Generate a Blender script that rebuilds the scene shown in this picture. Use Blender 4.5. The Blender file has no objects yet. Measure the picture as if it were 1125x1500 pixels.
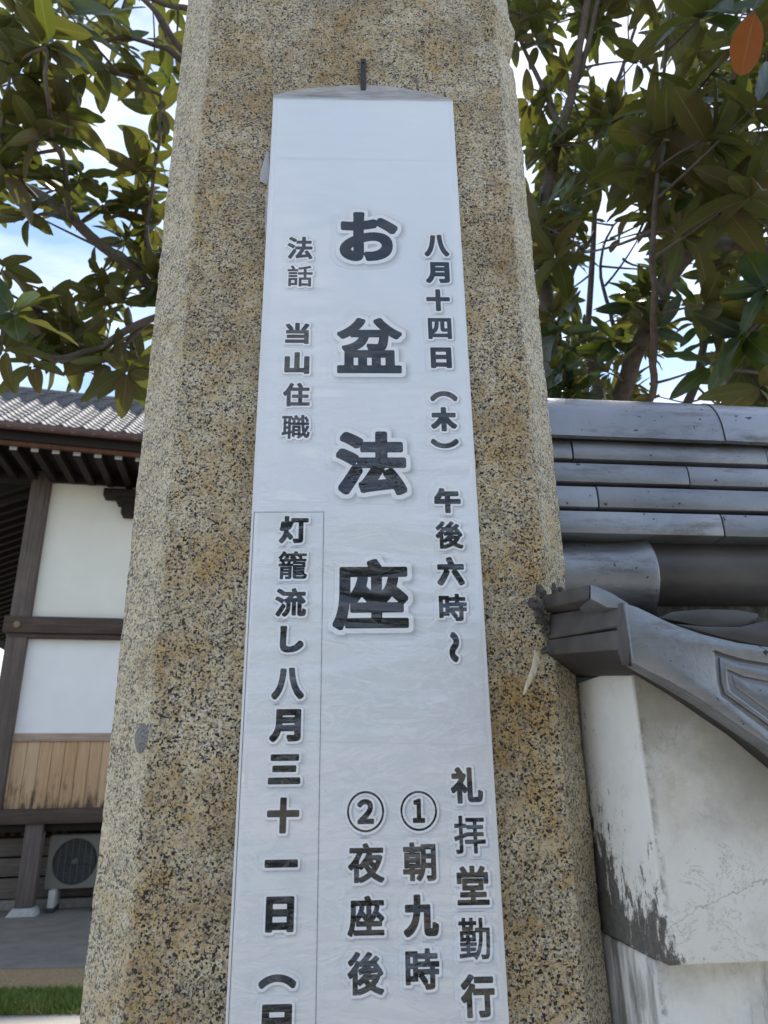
import bpy, bmesh, math, random
import numpy as np
from mathutils import Vector, Matrix, noise
R = math.radians
sc = bpy.context.scene
C = sc.collection

# ---------------------------------------------------------------- camera
W0, H0, F = 1125.0, 1500.0, 1060.0
UP = Vector((-.01347, .9404, -.3399)).normalized()          # world up, in camera axes
fwd = Vector((0, 0, -1))
YC = (fwd - fwd.dot(UP)*UP).normalized()
XC = YC.cross(UP)
ROT = Matrix((XC, YC, UP))                                  # camera axes -> world axes
CAM = Vector((0, 0, 1.6))
cd = bpy.data.cameras.new('camera'); cam = bpy.data.objects.new('camera', cd); C.objects.link(cam)
cam.matrix_world = Matrix.Translation(CAM) @ ROT.to_4x4()
cd.sensor_fit = 'VERTICAL'; cd.sensor_height = 36; cd.sensor_width = 27; cd.lens = 36*F/H0
cd.clip_start = .05; cd.clip_end = 3000
cd.dof.use_dof = True; cd.dof.focus_distance = 1.2; cd.dof.aperture_fstop = 8.5
sc.camera = cam

# ---------------------------------------------------------------- sky, sun, exposure
SUN_EL, SUN_AZ = R(58), R(24)                              # azimuth from +Y towards +X
wd = bpy.data.worlds.new('World'); sc.world = wd; wd.use_nodes = True
nt = wd.node_tree; nt.nodes.clear(); N = nt.nodes.new; L = nt.links.new
sky = N('ShaderNodeTexSky'); sky.sky_type = 'NISHITA'; sky.sun_disc = False
sky.sun_elevation = SUN_EL; sky.sun_rotation = SUN_AZ
sky.air_density = 1.1; sky.dust_density = .35; sky.ozone_density = 1.2
tc = N('ShaderNodeTexCoord')
mp = N('ShaderNodeMapping'); mp.inputs['Location'].default_value = (5.2, 0, 0); mp.inputs['Scale'].default_value = (1, 1, 2.4); L(tc.outputs['Generated'], mp.inputs[0])
cn = N('ShaderNodeTexNoise'); cn.inputs['Scale'].default_value = 3.6; cn.inputs['Detail'].default_value = 7
cn.inputs['Roughness'].default_value = .56; cn.inputs['Distortion'].default_value = .3; L(mp.outputs[0], cn.inputs['Vector'])
cr = N('ShaderNodeValToRGB'); cr.color_ramp.elements[0].position = .42; cr.color_ramp.elements[1].position = .74
L(cn.outputs['Fac'], cr.inputs[0])
mx = N('ShaderNodeMix'); mx.data_type = 'RGBA'
cm = N('ShaderNodeMath'); cm.operation = 'MULTIPLY'; cm.inputs[1].default_value = .85
L(cr.outputs[0], cm.inputs[0]); L(cm.outputs[0], mx.inputs[0])
L(sky.outputs[0], mx.inputs[6]); mx.inputs[7].default_value = (7.2, 7.15, 7.0, 1)
bg = N('ShaderNodeBackground'); bg.inputs[1].default_value = .10; L(mx.outputs[2], bg.inputs[0])
wo = N('ShaderNodeOutputWorld'); L(bg.outputs[0], wo.inputs[0])
sd_ = bpy.data.lights.new('sun', 'SUN'); sd_.energy = 3.2; sd_.angle = R(2); sd_.color = (1, .93, .82)
so = bpy.data.objects.new('sun', sd_); C.objects.link(so)
sdir = Vector((math.sin(SUN_AZ)*math.cos(SUN_EL), math.cos(SUN_AZ)*math.cos(SUN_EL), math.sin(SUN_EL)))
so.rotation_euler = sdir.to_track_quat('Z', 'Y').to_euler(); so.location = (0, 0, 20)
sc.view_settings.view_transform = 'Standard'; sc.view_settings.look = 'None'
sc.view_settings.gamma = 1; sc.view_settings.exposure = 1.4
sc.view_settings.use_curve_mapping = False
sc.cycles.max_bounces = 8; sc.cycles.transparent_max_bounces = 12

# ---------------------------------------------------------------- reading places off the camera
def ray(px, py): return (ROT @ Vector((px-W0/2, H0/2-py, -F))).normalized()
def atY(px, py, Y):
    d = ray(px, py); return CAM + d*(Y/d.y)
def atZ(px, py, z):
    d = ray(px, py); return CAM + d*((z-CAM.z)/d.z)
class Frame:
    """a wall frame: u along it, n into it, z up"""
    def __init__(s, o, deg):
        a = R(deg); s.o = Vector((o[0], o[1], 0)); s.u = Vector((math.cos(a), math.sin(a), 0)); s.n = Vector((-math.sin(a), math.cos(a), 0)); s.a = a
        s.M = Matrix.Translation(s.o) @ Matrix.Rotation(a, 4, 'Z')
    def hit(s, px, py, n=0.0):                              # -> local (u, n, z)
        d = ray(px, py); t = ((s.o-CAM).dot(s.n)+n)/d.dot(s.n); p = CAM+d*t
        return Vector(((p-s.o).dot(s.u), n, p.z))
# ---------------------------------------------------------------- object helpers
def put(name, me, mat=None, parent=None, M=None, smooth=False):
    o = bpy.data.objects.new(name, me); C.objects.link(o)
    if mat is not None:
        for m in (mat if isinstance(mat, (list, tuple)) else [mat]): me.materials.append(m)
    if parent is not None: o.parent = parent
    if M is not None: o.matrix_local = M
    if smooth: me.shade_smooth()
    return o
def empty(name, label, cat, M=None, group=None):
    o = bpy.data.objects.new(name, None); C.objects.link(o); o.empty_display_size = .1
    if M is not None: o.matrix_world = M
    o['label'] = label; o['category'] = cat
    if group: o['group'] = group
    return o
def tag(o, label, cat, group=None):
    o['label'] = label; o['category'] = cat
    if group: o['group'] = group
    return o
def py(name, v, f):
    me = bpy.data.meshes.new(name); me.from_pydata([tuple(x) for x in v], [], f); me.update(); return me
def bevel(me, w, seg=2, ang=30):
    bm = bmesh.new(); bm.from_mesh(me); bmesh.ops.remove_doubles(bm, verts=bm.verts, dist=1e-6)
    es = [e for e in bm.edges if len(e.link_faces) == 2 and e.calc_face_angle(0) > R(ang)]
    bmesh.ops.bevel(bm, geom=es, offset=w, segments=seg, profile=.5, affect='EDGES', clamp_overlap=True)
    bmesh.ops.recalc_face_normals(bm, faces=bm.faces)
    bm.to_mesh(me); bm.free(); me.shade_smooth()
    me.set_sharp_from_angle(angle=R(40)); return me
def boxme(x0, x1, y0, y1, z0, z1, b=0, name='box'):
    v = [(x, y, z) for z in (z0, z1) for y in (y0, y1) for x in (x0, x1)]
    me = py(name, v, [(0, 2, 3, 1), (4, 5, 7, 6), (0, 1, 5, 4), (2, 6, 7, 3), (0, 4, 6, 2), (1, 3, 7, 5)])
    return bevel(me, b) if b else me
def prism(pts, ext, b=0, name='prism'):
    """polygon of 3-D points pushed by vector ext (or a list of back points)"""
    n = len(pts); back = [Vector(p)+Vector(ext) for p in pts] if not isinstance(ext, list) else ext
    f = [tuple(range(n)), tuple(range(2*n-1, n-1, -1))] + [(i, i+n, (i+1) % n+n, (i+1) % n) for i in range(n)]
    me = py(name, list(pts)+back, f)
    bm = bmesh.new(); bm.from_mesh(me); bmesh.ops.recalc_face_normals(bm, faces=bm.faces); bm.to_mesh(me); bm.free()
    return bevel(me, b) if b else me
def tubedata(pts, rad, seg=10, cap=True):
    v, f = [], []; n = len(pts); pts = [Vector(p) for p in pts]
    t0 = (pts[1]-pts[0]).normalized(); a = t0.orthogonal().normalized()
    for i, p in enumerate(pts):
        t = (pts[min(i+1, n-1)]-pts[max(i-1, 0)]).normalized()
        a = (a-a.dot(t)*t).normalized(); b = t.cross(a)
        for k in range(seg):
            th = 2*math.pi*k/seg; v.append(p+(a*math.cos(th)+b*math.sin(th))*rad[i])
    for i in range(n-1):
        for k in range(seg):
            k2 = (k+1) % seg; f.append((i*seg+k, i*seg+k2, (i+1)*seg+k2, (i+1)*seg+k))
    if cap: f.append(tuple(range(seg-1, -1, -1))); f.append(tuple((n-1)*seg+k for k in range(seg)))
    return v, f
# ---------------------------------------------------------------- material helpers
class Mat:
    def __init__(s, name, rough=.7, spec=.5):
        s.m = bpy.data.materials.new(name); s.m.use_nodes = True; s.t = s.m.node_tree
        s.b = s.t.nodes['Principled BSDF']; s.b.inputs['Roughness'].default_value = rough
        s.b.inputs['Specular IOR Level'].default_value = spec
        s.tc = s.n('ShaderNodeTexCoord'); s.co = s.tc.outputs['Object']
    def n(s, k, **kw):
        x = s.t.nodes.new(k)
        for a, v in kw.items(): setattr(x, a, v)
        return x
    def l(s, a, b): s.t.links.new(a, b)
    def mapping(s, scale, co=None, rot=(0, 0, 0)):
        x = s.n('ShaderNodeMapping'); x.inputs['Scale'].default_value = scale; x.inputs['Rotation'].default_value = rot
        s.l(co or s.co, x.inputs[0]); return x.outputs[0]
    def noise(s, scale, detail=4, rough=.55, co=None, dist=0, out='Fac'):
        x = s.n('ShaderNodeTexNoise'); x.inputs['Scale'].default_value = scale; x.inputs['Detail'].default_value = detail
        x.inputs['Roughness'].default_value = rough; x.inputs['Distortion'].default_value = dist
        s.l(co or s.co, x.inputs['Vector']); return x.outputs[out]
    def ramp(s, fac, stops, const=False):
        x = s.n('ShaderNodeValToRGB'); e = x.color_ramp.elements
        if const: x.color_ramp.interpolation = 'CONSTANT'
        while len(e) < len(stops): e.new(.5)
        for i, (p, c) in enumerate(stops):
            e[i].position = p; e[i].color = (c, c, c, 1) if isinstance(c, (int, float)) else (*c, 1)
        s.l(fac, x.inputs[0]); return x.outputs[0]
    def mix(s, fac, a, b, mode='MIX'):
        x = s.n('ShaderNodeMix', data_type='RGBA', blend_type=mode)
        for k, v in ((0, fac), (6, a), (7, b)):
            sock = x.inputs[k]
            if isinstance(v, (int, float)): sock.default_value = v if k == 0 else (v, v, v, 1)
            elif isinstance(v, tuple): sock.default_value = (*v, 1)
            else: s.l(v, sock)
        return x.outputs[2]
    def math(s, op, a, b=None, clamp=False):
        x = s.n('ShaderNodeMath', operation=op, use_clamp=clamp)
        for sock, v in ((x.inputs[0], a), (x.inputs[1], b)):
            if v is None: continue
            if isinstance(v, (int, float)): sock.default_value = v
            else: s.l(v, sock)
        return x.outputs[0]
    def color(s, c):
        if isinstance(c, tuple): s.b.inputs['Base Color'].default_value = (*c, 1)
        else: s.l(c, s.b.inputs['Base Color'])
    def bump(s, h, dist=.002, strength=1.0, prev=None):
        x = s.n('ShaderNodeBump'); x.inputs['Distance'].default_value = dist; x.inputs['Strength'].default_value = strength
        s.l(h, x.inputs['Height'])
        if prev is not None: s.l(prev, x.inputs['Normal'])
        s.l(x.outputs[0], s.b.inputs['Normal']); return x.outputs[0]
def simple(name, c, rough=.7, var=.25, scale=8, spec=.4, bump=0, stretch=(1, 1, 1)):
    m = Mat(name, rough, spec); co = m.mapping(stretch)
    n = m.noise(scale, 6, .6, co)
    lo = tuple(x*(1-var) for x in c); hi = tuple(min(1, x*(1+var)) for x in c)
    m.color(m.ramp(n, [(.3, lo), (.7, hi)]))
    if bump: m.bump(n, bump)
    return m.m

def granite():
    m = Mat('granite', .62, .35)
    wob = m.noise(260, 2, .5, out='Color')
    v = m.n('ShaderNodeVectorMath', operation='MULTIPLY_ADD'); m.l(wob, v.inputs[0]); v.inputs[1].default_value = (.0045,)*3; m.l(m.co, v.inputs[2])
    co = v.outputs[0]
    def vor(scale):
        x = m.n('ShaderNodeTexVoronoi'); x.inputs['Scale'].default_value = scale; m.l(co, x.inputs['Vector'])
        sp = m.n('ShaderNodeSeparateColor'); m.l(x.outputs['Color'], sp.inputs[0]); return x, sp
    a, sa = vor(335); b, sb = vor(560)
    edge = m.n('ShaderNodeAttribute', attribute_name='clean_lit_chamfer').outputs['Fac']  # chamfers: less stained stone, plus the side light they catch
    warm = m.math('SUBTRACT', m.noise(7.5, 5, .62), m.math('MULTIPLY', edge, .09)); patch = m.noise(38, 3, .6)
    pale = m.ramp(sa.outputs[1], [(0, (.62, .52, .34)), (.28, (.72, .63, .45)), (.5, (.55, .42, .23)), (.66, (.72, .67, .54)), (.88, (.38, .35, .29))], True)
    gold = m.ramp(sa.outputs[1], [(0, (.58, .38, .12)), (.35, (.60, .43, .18)), (.6, (.48, .27, .06)), (.85, (.24, .18, .10))], True)
    wm = m.ramp(m.math('ADD', m.math('MULTIPLY', warm, .65), m.math('MULTIPLY', patch, .35)), [(.45, 0.0), (.64, 1.0)])
    base = m.mix(wm, pale, gold)
    dens = m.math('MULTIPLY', m.math('SUBTRACT', m.noise(24, 4, .65), .5), .55)
    dark = m.ramp(m.math('ADD', sa.outputs[0], dens), [(0, 1.0), (.135, 0.0)], True)
    grey = m.ramp(m.math('ADD', sa.outputs[2], dens), [(0, 1.0), (.15, 0.0)], True)
    speck = m.ramp(m.math('ADD', sb.outputs[0], dens), [(0, 1.0), (.13, 0.0)], True)
    c = m.mix(m.math('MULTIPLY', grey, .8), base, (.26, .245, .22))
    c = m.mix(m.math('MULTIPLY', dark, .97), c, (.012, .012, .015))
    c = m.mix(m.math('MULTIPLY', speck, .85), c, (.025, .024, .026))
    grime = m.ramp(m.noise(5, 6, .7), [(.43, .04), (.70, .50)])
    grime = m.math('MULTIPLY', grime, m.math('SUBTRACT', 1, edge))
    c = m.mix(grime, c, (.13, .09, .05))
    c = m.mix(m.math('MULTIPLY', edge, .20), c, (.68, .62, .48))  # chamfers painted lighter, as if lit from the sides
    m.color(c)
    h = m.math('ADD', m.math('MULTIPLY', m.noise(330, 3, .6), .6), m.math('MULTIPLY', sa.outputs[1], .25))
    h = m.math('ADD', h, m.math('MULTIPLY', m.noise(90, 4, .6), .8))
    m.bump(h, .0032, .85)
    m.b.inputs['Roughness'].default_value = .7
    return m.m
GRANITE = granite()

# ================================================================ THE GROUND
def sheet(name, pts, z, mat, kind='structure'):
    o = put(name, py(name, [(x, y, z) for x, y in pts], [tuple(range(len(pts)))]), mat); o['kind'] = kind; return o
m = Mat('asphalt_path', .85, .3); n1 = m.noise(220, 4, .7); n2 = m.noise(1.6, 5, .6)
m.color(m.mix(m.ramp(n2, [(.35, 0.0), (.65, 1.0)]), m.ramp(n1, [(.3, (.16, .15, .14)), (.7, (.33, .315, .29))]), m.ramp(n1, [(.3, (.22, .21, .19)), (.7, (.40, .385, .355))])))
m.bump(n1, .003)
PAVE = m.m
EARTH = simple('bare_earth', (.20, .145, .085), .95, .4, 30, .1, .01)
FAR = simple('far_ground', (.14, .14, .11), .95, .3, 2, .1)
m = Mat('apron_concrete', .85, .3); n1 = m.noise(3.0, 7, .65); n2 = m.noise(60, 4, .6)
m.color(m.mix(.25, m.ramp(n1, [(.3, (.115, .10, .08)), (.7, (.22, .195, .155))]), m.ramp(n2, [(.3, .09), (.7, .2)]))); m.bump(n2, .004)
APRON = m.m
sheet('ground', [(-900, -900), (900, -900), (900, 900), (-900, 900)], -.02, FAR)
def gY(py_): return atZ(60, py_, 0).y
sheet('pavement', [(-14, -8), (9, -8), (9, gY(1484)), (-14, gY(1484))], -.008, PAVE)
sheet('grass_bed', [(-14, gY(1484)), (9, gY(1484)), (9, gY(1455)), (-14, gY(1455))], -.004, EARTH)
sheet('dirt_strip', [(-14, gY(1455)), (9, gY(1455)), (9, gY(1418)), (-14, gY(1418))], -.006, simple('dry_dirt', (.30, .215, .125), .95, .3, 45, .1, .02))
# concrete apron with a small kerb edge
ya = gY(1418); o = put('concrete_apron', boxme(-14, 3, ya, 22, -.05, .0, .006), APRON); o['kind'] = 'structure'
# grass: joined blades, many too small to count
random.seed(3); v, f = [], []
g0, g1 = gY(1486), gY(1453)
for i in range(26000):
    x = random.uniform(-5.2, -1.4); y = random.uniform(g0, g1)
    if noise.noise(Vector((x*2.3, y*2.3, 0))) < -.42: continue
    edge = min(1, (y-g0)/.08+.35, (g1-y)/.08+.35)
    h = random.uniform(.03, .085)*edge; a = random.uniform(0, 6.28); w = random.uniform(.002, .004)
    lx, ly = random.gauss(0, .025), random.gauss(0, .025); k = len(v)
    dx, dy = math.cos(a)*w, math.sin(a)*w
    v += [(x-dx, y-dy, -.004), (x+dx, y+dy, -.004), (x+lx*.4+dx*.7, y+ly*.4+dy*.7, h*.6), (x+lx*.4-dx*.7, y+ly*.4-dy*.7, h*.6), (x+lx, y+ly, h)]
    f += [(k, k+1, k+2, k+3), (k+3, k+2, k+4)]
m = Mat('grass_blade', .6, .3); m.color(m.ramp(m.noise(9, 5, .7), [(.3, (.07, .12, .02)), (.5, (.13, .20, .035)), (.7, (.26, .24, .08))]))
o = put('grass', py('grass', v, f), m.m); o['kind'] = 'stuff'; tag(o, 'narrow strip of short green grass beside the grey path', 'grass')

# ================================================================ THE GRANITE PILLAR
PIL = Frame((0, 1.083), 2.0)
yh = 1133
fl = PIL.hit(214, yh).x; fr = PIL.hit(820, yh).x+.006              # front face edges
CD = .055
bl = PIL.hit(157, yh, CD).x; brt = PIL.hit(845, yh, CD).x+.013     # outer edges of the chamfers
DEP = .60
def build_pillar():
    root = empty('granite_pillar', 'tall rough speckled granite gate pillar behind the white notice board', 'pillar', PIL.M)
    per = []                                                # perimeter: (u, n), outward normal weights
    def seg(a, b, k):
        for i in range(k): t = i/k; per.append((a[0]+(b[0]-a[0])*t, a[1]+(b[1]-a[1])*t))
    seg((fl, 0), (fr, 0), 130); seg((fr, 0), (brt, CD), 18); seg((brt, CD), (brt, DEP), 24)
    seg((brt, DEP), (bl, DEP), 12); seg((bl, DEP), (bl, CD), 24); seg((bl, CD), (fl, 0), 24)
    n = len(per); per = np.array(per); cen = np.array([(bl+brt)/2, DEP/2])
    zs = list(np.arange(-.02, 1.1, .05))+list(np.arange(1.1, 3.30, .0055))+list(np.arange(3.30, 3.6, .05))
    nrm = np.zeros_like(per)
    for i in range(n):
        t = per[(i+1) % n]-per[i-1]; t /= np.linalg.norm(t); nrm[i] = (t[1], -t[0])
    sm = nrm.copy()
    for _ in range(2): sm = (np.roll(sm, 1, 0)+sm+np.roll(sm, -1, 0))/3
    v = []
    for z in zs:
        for i in range(n):
            x, y = per[i]
            p = Vector((x*1.0, y, z))
            d = .6*(noise.noise(p*9)*.0022+noise.noise(p*34)*.0016+noise.noise(p*120)*.0011+noise.noise(p*260)*.0007)
            ch = 1.0 if (i >= 128 and i < 150) or i > n-27 or i < 2 else 0
            if ch: d += noise.noise(Vector((3, 7, z*14+x)))*.0018+noise.noise(p*60)*.0014
            # the bumps and the hollow near the top right corner
            if 124 < i < 160:
                d += .010*math.exp(-((z-3.135)/.035)**2)-.012*math.exp(-((z-3.055)/.022)**2)
            ex = 0
            if x < fl+.02: x -= .009*max(0, min(1, (z-1.6)/1.4))
            v.append((x+sm[i][0]*d, y+sm[i][1]*d, z))
    f = []
    for r in range(len(zs)-1):
        for i in range(n):
            j = (i+1) % n; f.append((r*n+i, r*n+j, (r+1)*n+j, (r+1)*n+i))
    f.append(tuple((len(zs)-1)*n+i for i in range(n)))
    me = py('pillar', v, f); at = me.attributes.new('clean_lit_chamfer', 'FLOAT', 'POINT')
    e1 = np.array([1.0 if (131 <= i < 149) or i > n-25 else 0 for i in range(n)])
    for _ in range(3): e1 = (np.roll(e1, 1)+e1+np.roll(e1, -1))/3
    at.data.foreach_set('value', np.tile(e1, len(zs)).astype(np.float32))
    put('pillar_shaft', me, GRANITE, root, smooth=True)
    # grey mineral spots
    sp = simple('grey_inclusion', (.24, .24, .23), .8, .5, 300, .3, .002)
    for (px, py_, rx, rz, nn, yawn, nm) in ((207, 1081, .0165, .0225, None, -38, 'mineral_spot'), (610, 118, .006, .008, 0, 0, 'mineral_spot')):
        vs = []
        if nn is None:                                       # on the left chamfer
            t = .18; base = None; best = 9
            for k in range(60):
                t = k/60; nrm_ = CD*t; h = PIL.hit(px, py_, nrm_); u = fl+(bl-fl)*t
                if abs(h.x-u) < best: best = abs(h.x-u); base = Vector((u, nrm_, h.z))
            dr = Vector((bl-fl, CD, 0)).normalized(); out = Vector((dr.y, -dr.x, 0)); out = -out if out.y > 0 else out
        else: base = PIL.hit(px, py_, 0); dr = Vector((1, 0, 0)); out = Vector((0, -1, 0))
        vs = [base+out*.0048]
        for ring in (.6, 1):
            for k in range(18):
                a = 2*math.pi*k/18; rr = ring*(1+.10*noise.noise(Vector((math.cos(a)*2, math.sin(a)*2, px))))
                vs.append(base+dr*rx*rr*math.cos(a)+Vector((0, 0, 1))*rz*rr*math.sin(a)+out*(.0044 if ring < 1 else -.001))
        fs = [(0, 1+k, 1+(k+1) % 18) for k in range(18)]+[(1+k, 19+k, 19+(k+1) % 18, 1+(k+1) % 18) for k in range(18)]
        put(nm, py(nm, vs, fs), sp, root, smooth=True)
    return root
build_pillar()

# ================================================================ THE NOTICE BOARD
BN = -.019                                                   # board face, in front of the stone
tl = PIL.hit(400, 141, BN); tr = PIL.hit(663, 147, BN); bl_ = PIL.hit(330, 1500, BN); br_ = PIL.hit(747, 1500, BN)
SL = (tl.x+bl_.x)/2; SR = (tr.x+br_.x)/2; ST = (tl.z+tr.z)/2; SB = bl_.z-.28
print('sign', tl, tr, bl_, br_)
def film_nodes(m):
    """large horizontal waves and fine creases of cling film, stronger low down"""
    sp = m.n('ShaderNodeSeparateXYZ'); m.l(m.co, sp.inputs[0])
    low = m.math('SUBTRACT', 1, m.math('MULTIPLY', m.math('SUBTRACT', sp.outputs[2], 1.35), .95), True)      # z 1.35 -> 1, 2.4 -> 0
    w1 = m.noise(1, 1, .4, m.mapping((2.4, 1, 13), rot=(0, R(9), 0)), 1.6)
    w2 = m.noise(1, 3, .5, m.mapping((9, 1, 60), rot=(0, R(-16), 0)), 1.5)
    w3 = m.noise(1, 1, .4, m.mapping((1.3, 1, 4.5), rot=(0, R(-7), 0)), 1.0)
    rid = m.math('ABSOLUTE', m.math('SUBTRACT', m.noise(1, 3, .6, m.mapping((9, 1, 20), rot=(0, R(28), 0)), 1.5), .5))
    cre = m.math('SUBTRACT', 1, m.math('MULTIPLY', rid, 26), True)
    h = m.math('ADD', m.math('MULTIPLY', w1, 1.6), m.math('MULTIPLY', w2, .02))
    h = m.math('ADD', h, m.math('MULTIPLY', w3, 6.0))
    h = m.math('ADD', h, m.math('MULTIPLY', cre, .10))
    return m.math('MULTIPLY', h, m.math('ADD', m.math('MULTIPLY', low, .95), .05))
def board_parts():
    root = empty('notice_board', 'long white board with black Japanese lettering wrapped in clear film', 'notice board', PIL.M)
    m = Mat('white_paper', .55, .3); n = m.noise(3, 4, .5)
    m.color(m.ramp(n, [(.3, (.80, .83, .855)), (.7, (.84, .86, .875))])); PAPER = m.m
    put('board', boxme(SL, SR, BN, BN+.014, SB, ST, .0015), PAPER, root)
    # ---- lettering: exact outlines of each character as a distance field on a fine grid, thresholded in the ink material
    big = [('お', 497.5, 582.7, 311, 383), ('盆', 493.5, 589, 466, 547), ('法', 492, 595.6, 632, 725.6), ('座', 487.5, 598, 819, 923)]
    col = [('八', 621.4, 657.7, 344, 376), ('月', 623.5, 658.6, 384, 415), ('十', 624.5, 659, 424, 456), ('四', 627, 661.5, 466, 497),
           ('日', 630.7, 661.5, 509, 539.6), ('(r', 630, 670, 573, 588), ('木', 631, 669, 596.5, 632), (')r', 631, 672, 643, 657),
           ('午', 636, 675, 715, 752), ('後', 638, 678, 763.6, 804), ('六', 640, 680, 816, 858), ('時', 643, 684, 870, 910), ('~r', 658, 673, 926, 970),
           ('法', 421, 458, 347, 380), ('話', 421, 458, 389, 420), ('当', 418, 453, 473, 504), ('山', 416.7, 453.4, 516, 548), ('住', 414.5, 454, 561, 595.6),
           ('職', 412.6, 454, 608, 643), ('灯', 409, 452, 756, 796), ('籠', 407.5, 450, 807.5, 848.5), ('流', 403, 448.5, 861.6, 903.5), ('し', 410, 445, 916.7, 956),
           ('八', 398, 445.6, 978, 1024.5), ('月', 395, 441, 1038.7, 1086.7), ('三', 393, 440.5, 1104.7, 1149), ('十', 391, 438.5, 1168, 1221),
           ('一', 387.7, 436.5, 1259, 1271), ('日', 389, 430.7, 1313, 1366), ('(r', 378.7, 434, 1427, 1448), ('日', 383, 427.5, 1470.8, 1526),
           ('O2', 508.5, 562.5, 1159, 1219), ('夜', 509.7, 563, 1235, 1293.6), ('座', 509, 563, 1312, 1372), ('後', 509, 562.5, 1394, 1458),
           ('O1', 586.7, 640, 1158.7, 1217), ('朝', 590, 638.7, 1233.7, 1291), ('九', 591, 642.6, 1310, 1372.6), ('時', 593.8, 643.8, 1389, 1450),
           ('礼', 660, 707, 1123.5, 1177), ('拝', 665, 711, 1194.6, 1250.6), ('堂', 669, 716, 1268, 1326), ('勤', 672, 718, 1344, 1406), ('行', 675, 725, 1426.6, 1491)]
    dense = set('籠職勤朝話流法住後時夜堂拝座')
    cache = {}
    def outline(ch):
        if ch in cache: return cache[ch]
        c = bpy.data.curves.new('glyph', 'FONT'); c.body = ch; c.resolution_u = 6
        o = bpy.data.objects.new('glyph', c); C.objects.link(o)
        me = bpy.data.meshes.new_from_object(o.evaluated_get(bpy.context.evaluated_depsgraph_get()))
        bm = bmesh.new(); bm.from_mesh(me); bmesh.ops.remove_doubles(bm, verts=bm.verts, dist=1e-5)
        e = np.array([[(x.co.x, x.co.y) for x in ed.verts] for ed in bm.edges if len(ed.link_faces) == 1])
        bm.free(); bpy.data.objects.remove(o); bpy.data.curves.remove(c); bpy.data.meshes.remove(me)
        cache[ch] = e; return e
    def sdf(e, P):
        out = np.empty(len(P)); a, b = e[:, 0], e[:, 1]; d = b-a; L2 = (d**2).sum(1)+1e-18
        for s in range(0, len(P), 2000):
            p = P[s:s+2000, None, :]
            t = np.clip(((p-a)*d).sum(2)/L2, 0, 1); q = a+t[..., None]*d-p
            e2 = (q**2).sum(2); j = e2.argmin(1); w_ = np.abs(q[np.arange(len(j)), j]); dist = (w_**3).sum(1)**(1/3)
            cond = (a[None, :, 1] > p[..., 1]) != (b[None, :, 1] > p[..., 1])
            xi = a[None, :, 0]+(p[..., 1]-a[None, :, 1])*d[None, :, 0]/np.where(np.abs(d[:, 1]) < 1e-12, 1e-12, d[:, 1])[None, :]
            ins = (cond & (p[..., 0] < xi)).sum(1) % 2 == 1
            out[s:s+2000] = np.where(ins, -dist, dist)
        return out
    LN = BN-.0004
    vs, fs, A, B, S = [], [], [], [], []
    for k, (ch, x0, x1, y0, y1) in enumerate(big+col):
        isbig = k < 4
        l_ = PIL.hit(x0, (y0+y1)/2, BN); r_ = PIL.hit(x1, (y0+y1)/2, BN); t_ = PIL.hit((x0+x1)/2, y0, BN); b_ = PIL.hit((x0+x1)/2, y1, BN)
        w, h = r_.x-l_.x, t_.z-b_.z; cx, cz = (l_.x+r_.x)/2, (t_.z+b_.z)/2
        em = .085 if isbig else .036
        bold = em*(.026 if ch in '籠職勤話拝' else .046 if ch[0] in dense else .078 if ch[0] in '八月十日木六九三し山(~)午' else .056)
        if ch == '一': bold = em*.06
        if isbig: bold = em*{'お': .066, '盆': .046, '法': .066, '座': .050}[ch]
        ow = .0068 if isbig else .0031
        if ch in ('O1', 'O2'):
            g = outline({'1': '１', '2': '２'}[ch[1]]); rot = False
        else:
            rot = ch.endswith('r'); g = outline({'(': '（', ')': '）', '~': '〜'}.get(ch[0], ch[0]))
        g = g.copy()
        if rot: g = np.stack([g[..., 1], -g[..., 0]], -1)
        mn, mxx = g.reshape(-1, 2).min(0), g.reshape(-1, 2).max(0); gc = (mn+mxx)/2; gs = mxx-mn
        tw, th = w-2*bold, h-2*bold
        if ch in ('O1', 'O2'): tw, th = w*(.26 if ch == 'O1' else .38), h*.54; bold = em*.052
        g = (g-gc)*np.array([tw/gs[0], max(th, 1e-4)/gs[1]])
        pad = ow*2.6+.003; res = .0010 if isbig else .00058
        nx = int((w+2*pad)/res)+1; nz = int((h+2*pad)/res)+1
        X, Z = np.meshgrid(np.linspace(-w/2-pad, w/2+pad, nx), np.linspace(-h/2-pad, h/2+pad, nz))
        P = np.stack([X.ravel(), Z.ravel()], 1)
        def field(P):
            q = sdf(g, P)-bold
            if ch in ('O1', 'O2'):
                rr = np.sqrt((P[:, 0]/(w/2))**2+(P[:, 1]/(h/2))**2)
                q = np.minimum(q, np.abs(rr*w/2-w/2+.0012)-.0014)
            return q
        D = field(P); sh = field(P-np.array([ow*.55, -ow*.6]))
        i0 = len(vs)*0+sum(len(a) for a in A)
        vs.append(np.stack([P[:, 0]+cx, np.full(len(P), LN), P[:, 1]+cz], 1))
        A.append(D/ow); B.append(sh/ow); S.append(np.full(len(P), 1.0 if isbig else 0.0))
        idx = np.arange(nx*nz).reshape(nz, nx)
        keep = D.reshape(nz, nx)/ow
        kq = np.minimum(np.minimum(keep[:-1, :-1], keep[1:, 1:]), np.minimum(keep[:-1, 1:], keep[1:, :-1])) < 2.5
        q = np.stack([idx[:-1, :-1], idx[:-1, 1:], idx[1:, 1:], idx[1:, :-1]], -1)[kq]+i0
        fs.append(q)
    V = np.concatenate(vs); Fq = np.concatenate(fs)
    used = np.unique(Fq); remap = -np.ones(len(V), int); remap[used] = np.arange(len(used)); V = V[used]; Fq = remap[Fq]
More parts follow.
